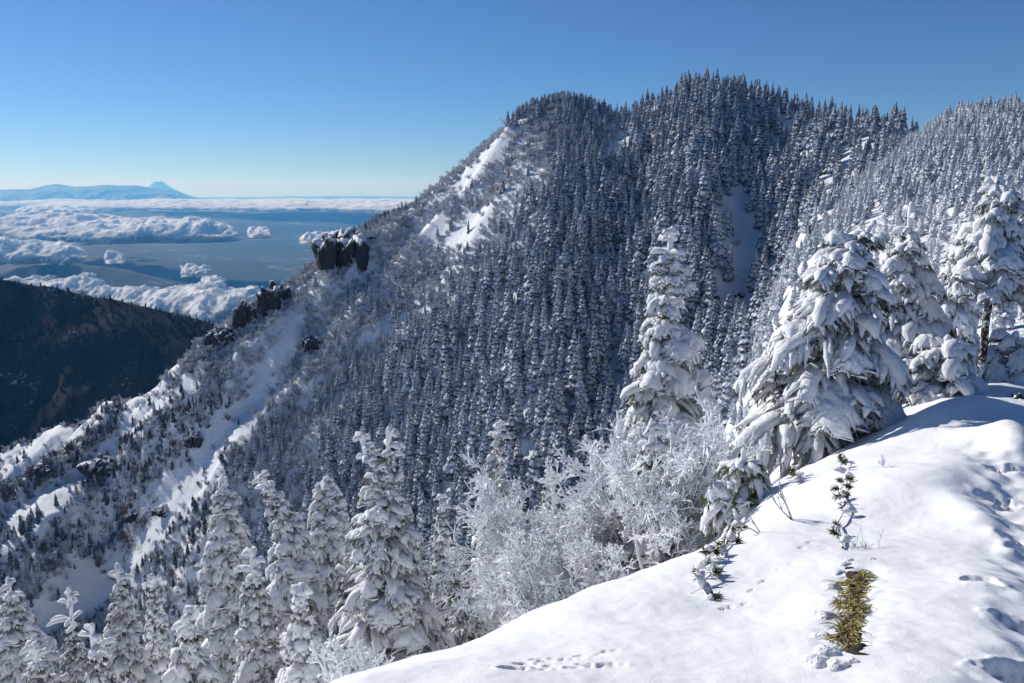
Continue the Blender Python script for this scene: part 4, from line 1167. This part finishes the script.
print('firs', individuals(['fir', 'spur', 'darkfir', 'whitefir'], 300 - N_NEAR, 'forest_fir', 'fir tree',
      {'whitefir': ('frosted_ridge_forest', 'pale thickly rimed small firs covering the right ridge'), 'fir': ('fir_forest', 'dense frosted fir forest covering the mountainside'), 'spur': ('ridge_forest', 'mass of small snow-plastered firs on the right ridge'),
       'darkfir': ('dark_fir_thicket', 'dark young firs scattered over the left slope')}, None))
print('bushes', individuals(['bush', 'barebush'], 260, 'rimed_bush', 'bush',
      {'bush': ('rimed_thicket', 'rimed leafless thicket covering the left flank'), 'barebush': ('bare_thicket', 'bare brownish thicket along the gully rims')}, None))
dk = sorted([t for t in TREES if t[4] == 'darkfir'], key=lambda t: t[1])
src = []
for i in range(3):
    t = DARK[i * 7]; o = bpy.data.objects.new('distant_fir', blackfir_me[i]); col.objects.link(o); a, b, c = xf(t); o.location = a; o.rotation_euler = b; o.scale = c
    tag(o, 'dark fir on the shaded ridge far left', 'fir tree', 'firs on the shaded far ridge'); src.append(o)
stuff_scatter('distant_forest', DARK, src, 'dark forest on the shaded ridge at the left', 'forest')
# ------------------------------------------------------------------ the nearest firs, one by one
place_fir('snowy_fir', 8, 580, 16, 125, 'snow-covered fir cut off by the left edge of the picture', sag=.7, heavy=.5, load=1.1)
place_fir('snowy_fir', 69, 592, 14.5, 78, 'small slim fir with a long bare snow-wrapped top shoot near the left edge', leader_len=.85, load=.9, heavy=.2, nb=5)
place_fir('snowy_fir', 117, 566, 19, 86, 'regular narrow fir with drooping tiers between the slim fir and the lumpy one', sag=.6, heavy=.3, load=1.2)
place_fir('snowy_fir', 152, 574, 25, 66, 'smaller fir standing just behind and right of the regular narrow fir', sag=.6, load=1.3, detail=.7)
place_fir('snowy_fir', 184, 606, 12, 118, 'low fir buried under big rounded snow lumps at the bottom edge', sag=.8, heavy=.9, load=1.3, bend=.5)
place_fir('snowy_fir', 223, 478, 19, 112, 'tall broad-shouldered fir with a short thick top left of the bent-topped fir', sag=.75, heavy=.5, load=1.3, prof=.6, leader_len=.3)
place_fir('snowy_fir', 289, 464, 15.5, 130, 'tall ragged fir whose top arm is bent sideways like a hook', sag=.8, heavy=.6, load=1.2, bend=-.9, rag=.35, leader_len=.6)
place_fir('snowy_fir', 326, 477, 20, 110, 'rounded fir thickly plastered with snow just left of the twin-topped fir', sag=.8, heavy=.7, load=1.4, prof=.5, leader_len=.25)
place_fir('snowy_fir', 381, 432, 13, 165, 'big twin-topped fir with a cross of snowy arms at its top', sag=.55, heavy=.3, load=1.1, whorl=.24, rag=.25, leaders=[(.10, 0, .55), (-.25, .05, .42)])
place_fir('snowy_fir', 441, 495, 22, 62, 'slender fir behind the right side of the twin-topped fir', sag=.6, load=1.2, detail=.8)
place_fir('snowy_fir', 458, 548, 14, 95, 'low open fir with dark needles showing beside the edge of the snow hump', sag=.45, load=.7, heavy=.1, needle=M_needle)
place_fir('snowy_fir', 494, 420, 18.5, 96, 'fir with one long drooping arm on its left and visible trunk', sag=.8, heavy=.5, load=1.2, rag=.45, bend=.2, whorl=.36, nb=5)
place_fir('snowy_fir', 548, 470, 24, 60, 'pale slim fir behind the left end of the big rimed bush', sag=.6, load=1.3, detail=.8)
place_fir('snowy_fir', 666, 226, 16.5, 150, 'tallest fir, lumpy and irregular, standing alone against the dark forest', sag=.8, heavy=.55, load=1.35, rag=.42, prof=.62, whorl=.36, nb=6, bend=.15, leader_len=.7, side=(0.2, .18))
place_fir('snowy_fir', 652, 424, 11.5, 92, 'small fir with a visible stem in front of the foot of the tallest fir', sag=.8, heavy=.3, load=1.0, rag=.3, nb=5, whorl=.3)
place_fir('snowy_fir', 854, 217, 12.5, 185, 'massive fir under thick smooth snow lobes with its top bent over to the right', sag=.72, heavy=.45, load=1.08, rag=.4, prof=.58, bend=.8, nb=8, whorl=.28, needles=26, leader_len=.25, arms=False, side=(3.4, .25))
place_fir('snowy_fir', 912, 206, 15.5, 120, 'fir with an upright club-like shoot and a cross arm right of the massive one', sag=.85, heavy=.5, load=1.25, rag=.35, leader_len=.7, prof=.55, needles=20)
place_fir('snowy_fir', 1003, 178, 14, 135, 'snow-laden fir with a bare dark trunk showing near the right edge', start=.47, sag=.7, heavy=.5, load=1.3, rag=.3, prof=.45, bend=-.3, leader_len=.3)
place_fir('snowy_fir', 962, 226, 22, 84, 'smaller fir behind the gap between the club-topped fir and the bare-trunked one', sag=.8, heavy=.6, load=1.5, detail=.8)
place_fir('snowy_fir', 948, 338, 13.5, 118, 'low snow-smothered fir at the foot of the club-topped one', sag=.8, heavy=.6, load=1.35, needles=20, prof=.35, leader_len=.12, arms=False)
place_fir('snowy_fir', 1016, 334, 14.5, 100, 'low snow-smothered fir at the right edge below the bare trunk', sag=.8, heavy=.6, load=1.35, needles=20, prof=.4, leader_len=.12, arms=False)
place_fir('snowy_fir', 744, 452, 9.8, 105, 'small green-fringed fir drooping over the rim left of the massive fir', sag=.9, heavy=.3, load=.85, prof=.5, leader_len=.15, arms=False, needle=M_green, whorl=.17, nb=7)
# more firs that fill the row on the slope below
for (u, v, Y, w_, lab, kw) in (
    (34, 640, 13.5, 86, 'half-sunken fir behind the slim fir at the bottom left corner', dict(load=1.1, heavy=.4)),
    (92, 628, 11.5, 74, 'short fir at the bottom edge under the regular narrow fir', dict(load=1.0, heavy=.3)),
    (252, 552, 13.5, 96, 'lower fir in front of the gap between the broad-shouldered and the hooked fir', dict(load=1.2, heavy=.6, rag=.3)),
    (300, 590, 10.5, 92, 'low fir heaped with snow in front of the hooked fir', dict(load=1.3, heavy=.8, leader_len=.2)),
    (346, 556, 16, 70, 'narrow fir squeezed in just left of the twin-topped fir', dict(load=1.2, heavy=.4)),
    (418, 548, 15.5, 74, 'frosted fir peeping out right behind the twin-topped fir', dict(load=1.1, heavy=.3)),
    (204, 560, 22, 62, 'slim fir just left of the broad-shouldered one, farther back', dict(load=1.2, detail=.8)),
    (520, 512, 27, 56, 'small pointed fir beyond the rimed bush and right of the long-armed fir', dict(load=1.3, detail=.7))):
    place_fir('snowy_fir', u, v, Y, w_, lab, sag=.7, **kw)

# half-buried saplings: a crooked stem, clotted snow and a few green tufts
def sprig(path, label, seed, tuft=.8, r=1.0):
    rs2 = np.random.default_rng(seed); root = None; pts = []
    for (u, v, lift) in path:
        p = hit_near(u, v); z = float(ground_z(np.array([p[0]]), np.array([p[1]]))[0]); pts.append((p[0], p[1], z + lift))
    pts = np.array(pts); o0 = pts[-1].copy(); root = empty('fir_sapling', o0); tag(root, label, 'sapling'); pts = pts - o0
    g = Geo(); V, Q = tubes(pts[None], np.linspace(.005, .011, len(pts))[None], 5); g.add(V, Q)
    t = np.linspace(0, 1, len(pts)); n = int(len(path) * 5); ts = rs2.uniform(0, 1, n)
    c = np.stack([np.interp(ts, t, pts[:, k]) for k in range(3)], -1)
    d = nrm(rs2.normal(size=(n, 3)) * np.array([1, .8, .45]) + np.array([0, -.2, .25])); L = rs2.uniform(.05, .13, n) * r; kk = np.linspace(0, 1, 4)[None, :, None]
    P = c[:, None] + d[:, None] * L[:, None, None] * kk; V, Q = tubes(P, np.full((n, 4), .0035), 4); g.add(V, Q); g.build('stem', [M_stem], root)
    grn = rs2.random(n) < tuft; f = Geo()
    for i in np.where(grn)[0]:
        m = 80; q = rs2.uniform(.2, 1, m); pp = P[i, 0] + (P[i, -1] - P[i, 0]) * q[:, None]; dd = nrm(d[i] * .8 + rs2.normal(size=(m, 3)) * .7) * rs2.uniform(.025, .07, m)[:, None] * r
        V, Q = blades(pp, dd, .010 * r, rs2); f.add(V, Q, smooth=False)
    if f.n: f.build('foliage', [M_green], root)
    s_ = Geo(); m = rs2.random(n) < .5
    rr_ = (rs2.uniform(.010, .028, n) * r)[:, None] * np.array([[.5, 1.3, 1.1, .25]]) * 1.1; sh = P + np.array([-.01, 0, .006])
    V, Q = tubes(sh[m], rr_[m], 7, up=1.1, down=.5, lift=.3, lump=.5, seed=seed); s_.add(V, Q); s_.build('snow_cover', [M_load], root)
    return root
sprig([(842, 462, .10), (839, 478, .07), (844, 494, .06), (838, 510, .06), (846, 524, .05), (836, 538, .04), (842, 556, .02)], 'thin half-buried sapling with olive-green tufts in the middle of the snow hump', 3, tuft=.55, r=1.0)
sprig([(716, 560, .10), (706, 572, .09), (712, 582, .07), (700, 590, .05), (708, 600, .0)], 'tiny snow-clotted sapling casting a shadow on the lower left of the hump', 5, tuft=.35)
sprig([(752, 505, .22), (742, 520, .18), (734, 532, .15), (728, 546, .10), (722, 560, .03)], 'low sapling with green tips at the rim just above the tiny clotted one', 7, tuft=.5, r=1.2)
sprig([(800, 470, .12), (792, 482, .10), (800, 492, .03)], 'clotted twig cluster on the rim under the massive fir', 9, tuft=.5, r=1.2)

# rimed leafless shrubs
def fan(n, L, r, sx, sy, lean, seed):
    ra = random.Random(seed); return [((ra.uniform(-sx, sx), ra.uniform(-sy, sy), -.1), (lean[0] + ra.uniform(-.6, .6), lean[1] + ra.uniform(-.5, .5), 1.0), L * ra.uniform(.65, 1.15), r * ra.uniform(.7, 1.2)) for _ in range(n)]
place_shrub('rimed_shrub', 632, 470, 13.0, 'wide white rimed bush sweeping down to the left beside the tallest fir', 21, fan(24, 2.25, .022, 1.3, .6, (-.4, 0), 3), 4, kids=(6, 6, 6, 5), sweep=(-.18, 0, -.05), spread=.85, shrink=.55, upb=.02, rr=.0100)
place_shrub('rimed_shrub', 560, 500, 15.5, 'outer rimed bush at the left end of the wide one, lower down the slope', 22, fan(16, 1.9, .02, 1.2, .6, (-.3, 0), 33), 4, kids=(6, 6, 6, 4), sweep=(-.2, 0, -.05), spread=.85, shrink=.55, upb=.02, rr=.0115)
place_shrub('rimed_shrub', 690, 480, 11, 'rimed bush with dark crooked stems in front of the tallest fir', 23, fan(12, 1.45, .022, .7, .4, (.05, 0), 5), 4, kids=(6, 6, 6, 3), spread=.8, upb=.05, shrink=.56, rr=.0085)
place_shrub('rimed_shrub', 585, 540, 10.5, 'lower rimed bush hanging over the rim of the snow hump', 25, fan(12, 1.2, .018, .9, .4, (-.3, 0), 8), 4, kids=(6, 6, 6, 3), sweep=(-.15, 0, -.05), spread=.85, upb=.02, shrink=.56, rr=.0080)
place_shrub('rimed_shrub', 355, 640, 8.5, 'small rimed bush at the bottom edge left of the hump', 27, fan(7, .8, .02, .25, .2, (0, 0), 9), 4, kids=(5, 5, 4, 2), spread=.6, shrink=.56, rr=.008)
place_shrub('rimed_shrub', 745, 350, 30, 'pale rimed tree behind the left skirts of the massive fir', 29, fan(9, 3.0, .06, .9, .6, (-.15, 0), 10), 3, kids=(6, 6, 5), spread=.5, shrink=.55, rr=.026)
place_shrub('rimed_shrub', 108, 640, 13, 'thin rimed bush with a straight stem at the bottom left', 31, fan(4, 1.1, .02, .15, .15, (0, 0), 12), 3, kids=(7, 6, 4), spread=.55, shrink=.5, rr=.009)
# bare twigs poking out of the hump
place_shrub('bare_twigs', 793, 520, 7.4, 'bare dark forked twig with a clear shadow on the upper hump', 41, [((0, 0, -.03), (-.35, 0, 1), .34, .012), ((.02, 0, -.03), (-1.0, .1, .75), .34, .009)], 2, kids=(4, 3), rime=0, spread=.45, shrink=.5)
place_shrub('bare_twigs', 762, 540, 7.1, 'bare twig leaning left below the dark forked one', 43, [((0, 0, -.03), (-1.0, .1, .55), .36, .008), ((0, .05, -.03), (-.6, .1, .9), .22, .007)], 2, kids=(4, 3), rime=0, spread=.45, shrink=.5)
place_shrub('bare_twigs', 882, 488, 8.6, 'small rime-tipped twig standing on top of the hump', 45, fan(3, .2, .006, .03, .03, (.1, 0), 14), 2, kids=(4, 3), rime=.6, spread=.5, rr=.006)
place_shrub('bare_twigs', 745, 628, 4.4, 'tiny dark tuft of twigs low on the hump', 47, fan(9, .045, .0035, .06, .03, (-.5, -.5), 15), 1, kids=(3,), rime=0, spread=.5)
place_shrub('bare_twigs', 770, 600, 4.9, 'tiny speckled tuft above the dark one low on the hump', 49, fan(7, .04, .003, .05, .02, (-.4, -.5), 16), 1, kids=(3,), rime=0, spread=.5)
place_shrub('bare_twigs', 862, 556, 5.9, 'reddish-brown dead twigs above the grass clump', 51, fan(10, .16, .005, .14, .05, (.2, .2), 17), 2, kids=(3, 2), rime=0, spread=.5)

# sedge clump in a thawed hollow
def gp(u, v):
    p = hit_near(u, v); return p[0], p[1], float(ground_z(np.array([p[0]]), np.array([p[1]]))[0])
def mat_grass():
    m, nt, b, o = newmat('withered_sedge')
    tc = N(nt, 'ShaderNodeTexCoord').outputs['Object']; n1 = noise_node(nt, 13, 3, .8, tc)
    nt.links.new(ramp(nt, n1.outputs[0], [(.40, (.05, .03, .015)), (.48, (.20, .15, .03)), (.57, (.38, .36, .07)), (.70, (.38, .24, .10))]).outputs[0], b.inputs['Base Color'])
    b.inputs['Roughness'].default_value = .6; return m
def mat_soil():
    m, nt, b, o = newmat('dark_soil')
    tc = N(nt, 'ShaderNodeTexCoord').outputs['Object']; n1 = noise_node(nt, 25, 4, .7, tc)
    nt.links.new(ramp(nt, n1.outputs[0], [(.4, (.015, .010, .007)), (.6, (.05, .035, .022))]).outputs[0], b.inputs['Base Color']); b.inputs['Roughness'].default_value = .95
    bump(nt, b, n1.outputs[0], .8, .02); return m
M_grass = mat_grass(); M_soil = mat_soil()
SOIL = [(868, 578), (866, 600), (858, 628), (850, 650), (868, 662)]
def grass_clump():
    x0, y0, z0 = gp(855, 615); root = empty('sedge_clump', (x0, y0, z0)); tag(root, 'yellow-green and brown sedge clump in a thawed hollow of the snow', 'grass clump')
    rs2 = np.random.default_rng(3); B = []; Rr = []
    outline = [(840, 596), (850, 590), (862, 582), (868, 588), (864, 612), (854, 636), (850, 652), (838, 652), (836, 640), (842, 622), (834, 610)]
    n = 0
    while n < 560:
        u, v = rs2.uniform(824, 872), rs2.uniform(578, 655)
        if not inpoly(np.array([u]), np.array([v]), outline)[0]: continue
        p = hit_near(u, v); L = rs2.uniform(.06, .17); a = rs2.uniform(-2.6, -.4) if rs2.random() < .8 else rs2.uniform(0, 6.28); k = np.linspace(0, 1, 5)
        zb = float(ground_z(np.array([p[0]]), np.array([p[1]]))[0])
        P = np.stack([p[0] - x0 + math.cos(a) * L * k * .8, p[1] - y0 + math.sin(a) * L * k * .6, zb - z0 + .012 + L * (.55 * k - .5 * k ** 2)], -1)
        B.append(P); Rr.append(np.array([.0035, .005, .0048, .0035, .0008])); n += 1
    V, Q = tubes(np.array(B), np.array(Rr), 4, up=.35, down=.35, wide=1.0); g = Geo(); g.add(V, Q); g.build('blades', [M_grass], root)
    # dark soil under the blades
    g = Geo(); nu, nv_ = 60, 70; uu = np.linspace(806, 892, nu); vv = np.linspace(562, 676, nv_); P = np.zeros((nu, nv_, 3)); 
    for i, a in enumerate(uu):
        for j, b_ in enumerate(vv):
            p = hit_near(a, b_); P[i, j] = (p[0], p[1], 0)
    P[..., 2] = ground_z(P[..., 0], P[..., 1]); d, _ = dist_line(uu[:, None] * np.ones((1, nv_)), vv[None] * np.ones((nu, 1)), [(852, 590), (856, 612), (846, 640), (858, 652)])
    P[..., 2] += .014 * (1 - (d / (8 + 10 * noise2(P[..., 0] * 12, P[..., 1] * 12, 4))) ** 2).clip(-2.5, 1)
    I = np.arange(nu * nv_).reshape(nu, nv_); Q = np.stack([I[:-1, :-1], I[:-1, 1:], I[1:, 1:], I[1:, :-1]], -1).reshape(-1, 4)
    g.add(P.reshape(-1, 3) - np.array([x0, y0, z0]), Q); g.build('soil', [M_soil], root)
    # snow crumbs along its left rim
    g = Geo(); ra = random.Random(4)
    for (u, v, r) in ((830, 602, .05), (824, 622, .055), (822, 640, .045), (838, 586, .045), (845, 578, .04), (832, 656, .05), (848, 575, .035), (826, 660, .06), (872, 570, .03), (862, 655, .02), (818, 668, .06), (838, 672, .05), (852, 668, .035), (836, 630, .03), (842, 646, .028), (840, 600, .03)):
        x, y, z = gp(u, v); th = np.linspace(0, 2 * math.pi, 15)[:-1]; rings = []
        for k in range(7):
            f = k / 6 * math.pi * .5; rad_ = r * math.cos(f) * (1 + .25 * np.sin(th * 3 + u)); rings.append(np.stack([x - x0 + rad_ * np.cos(th) * 1.2, y - y0 + rad_ * np.sin(th), z - z0 - .012 + r * .75 * math.sin(f) + 0 * th], -1))
        V = np.stack(rings, 0); I = np.arange(7 * 14).reshape(7, 14); Q = np.stack([I[:-1], np.roll(I[:-1], -1, 1), np.roll(I[1:], -1, 1), I[1:]], -1).reshape(-1, 4)
        g.add(V.reshape(-1, 3), Q)
    tag(g.build('snow_crust', [M_load], root), kind='stuff')
grass_clump()

# ------------------------------------------------------------------ rock outcrops
def mat_rock():
    m, nt, b, o = newmat('dark_volcanic_rock')
    geo = N(nt, 'ShaderNodeNewGeometry'); sep = N(nt, 'ShaderNodeSeparateXYZ'); nt.links.new(geo.outputs['Normal'], sep.inputs[0])
    tc = N(nt, 'ShaderNodeTexCoord').outputs['Object']; n1 = noise_node(nt, .35, 6, .7, tc); n2 = noise_node(nt, 1.6, 4, .7, tc)
    r = ramp(nt, n1.outputs[0], [(.3, (.012, .012, .013)), (.55, (.028, .026, .027)), (.75, (.075, .07, .068))])
    s = math_node(nt, 'ADD', sep.outputs[2], math_node(nt, 'MULTIPLY', math_node(nt, 'SUBTRACT', n2.outputs[0], .5), 1.3))
    f = ramp(nt, s, [(.5, (0, 0, 0)), (.62, (1, 1, 1))])
    nt.links.new(mixc(nt, f.outputs[0], r.outputs[0], (.8, .82, .85)), b.inputs['Base Color']); b.inputs['Roughness'].default_value = .9
    bump(nt, b, n1.outputs[0], .8, 1.0); return m
M_rock = mat_rock()
def rock(u, v, Y, wpx, hpx, label, seed, depth=.8, n=None):
    """a craggy outcrop of fused angular blocks; (u, v) is the middle of its foot"""
    import bmesh
    p = at(u, v, Y)
    if Y > 60:
        d_ = ray(u, v); t_ = np.linspace(150, 800, 2600); P_ = CAM + d_[None] * t_[:, None]; h_ = P_[:, 2] - (base_z(P_[:, 0], P_[:, 1]) + relief(P_[:, 0], P_[:, 1]))
        if (h_ < 0).any(): p = P_[int(np.argmax(h_ < 0))]; Y = p[1]
    sc = Y / F * 1.02; wx, hz = wpx * sc / 2, hpx * sc; ra = random.Random(seed)
    gz = float((base_z(np.array([p[0]]), np.array([p[1]])) + relief(np.array([p[0]]), np.array([p[1]])))[0]) if Y > 60 else p[2]
    g = Geo(); F3 = []; V3 = []; n0 = 0
    for i in range(n or 26):
        x = ra.uniform(-1, 1); y = ra.uniform(-depth, depth); hgt = (1 - abs(x) ** 3 * .35) * ra.uniform(.58, 1.0) * (1 - .3 * abs(y))
        rx = wx * ra.uniform(.2, .42); bm = bmesh.new()
        for k in range(22):
            a = ra.random() * 6.28; q = ra.random() ** .4; zf = ra.random()
            bm.verts.new((x * wx * .85 + math.cos(a) * rx * q * (1.15 - .4 * zf), y * wx * .8 + math.sin(a) * rx * q * (1.15 - .4 * zf), hz * (-.45 + (hgt + .45) * zf)))
        r = bmesh.ops.convex_hull(bm, input=bm.verts); bmesh.ops.delete(bm, geom=[e for e in r['geom_interior'] if isinstance(e, bmesh.types.BMVert)], context='VERTS')
        bmesh.ops.triangulate(bm, faces=bm.faces); bmesh.ops.subdivide_edges(bm, edges=bm.edges, cuts=2, use_grid_fill=True); bmesh.ops.triangulate(bm, faces=bm.faces)
        bm.verts.index_update()
        V = np.array([v_.co for v_ in bm.verts]); Fc = np.array([[v_.index for v_ in f.verts] for f in bm.faces]); bm.free()
        V3.append(V); F3.append(Fc + n0); n0 += len(V)
    V = np.concatenate(V3); k = 2.2 / wx
    V = V + np.stack([fbm(V[:, 1] * k + 9, V[:, 2] * k * .6, 3, seed), fbm(V[:, 0] * k, V[:, 2] * k * .6 + 4, 3, seed + 1), fbm(V[:, 0] * k, V[:, 1] * k, 3, seed + 2)], -1) * wx * .24
    o = mesh_np('rock_outcrop', V, np.concatenate(F3), [M_rock], smooth=False); o.location = (p[0], p[1], min(p[2], gz + hz * .25)); return tag(o, label, 'rock')
rock(350, 256, 655, 58, 30, 'sheer dark cliff block on the skyline above the clouds', 5, n=46)
rock(276, 306, 635, 38, 28, 'dark craggy tower on the left skyline below the cliff block', 6)
rock(247, 318, 622, 24, 22, 'smaller dark crag just left of the craggy tower', 7)
rock(222, 338, 615, 26, 14, 'low broken rock hump at the start of the left skyline', 8)
rock(98, 402, 575, 44, 16, 'brown rock knob on the ridge above the shaded snow bank', 9)
rock(195, 442, 470, 18, 12, 'dark brown rock in the middle of the shaded snow gully', 10)
rock(38, 424, 575, 22, 8, 'snow-capped rock on the shaded ridge at far left', 12)
rock(165, 512, 420, 22, 8, 'low dark rock band in the lower snow gully', 13)
rock(134, 518, 430, 14, 9, 'small dark rock left of the low rock band', 14)
rock(313, 345, 560, 22, 12, 'dark rock face beside the bright snow chute', 15)
rock(1022, 402, 12.4, 22, 12, 'dark rock showing under the snow at the right edge', 16)
rock(742, 296, 395, 12, 4, 'dark rock ledge in the blue gully', 17)
rock(815, 232, 232, 14, 10, 'dark rock at the left edge of the right-hand ridge', 18)
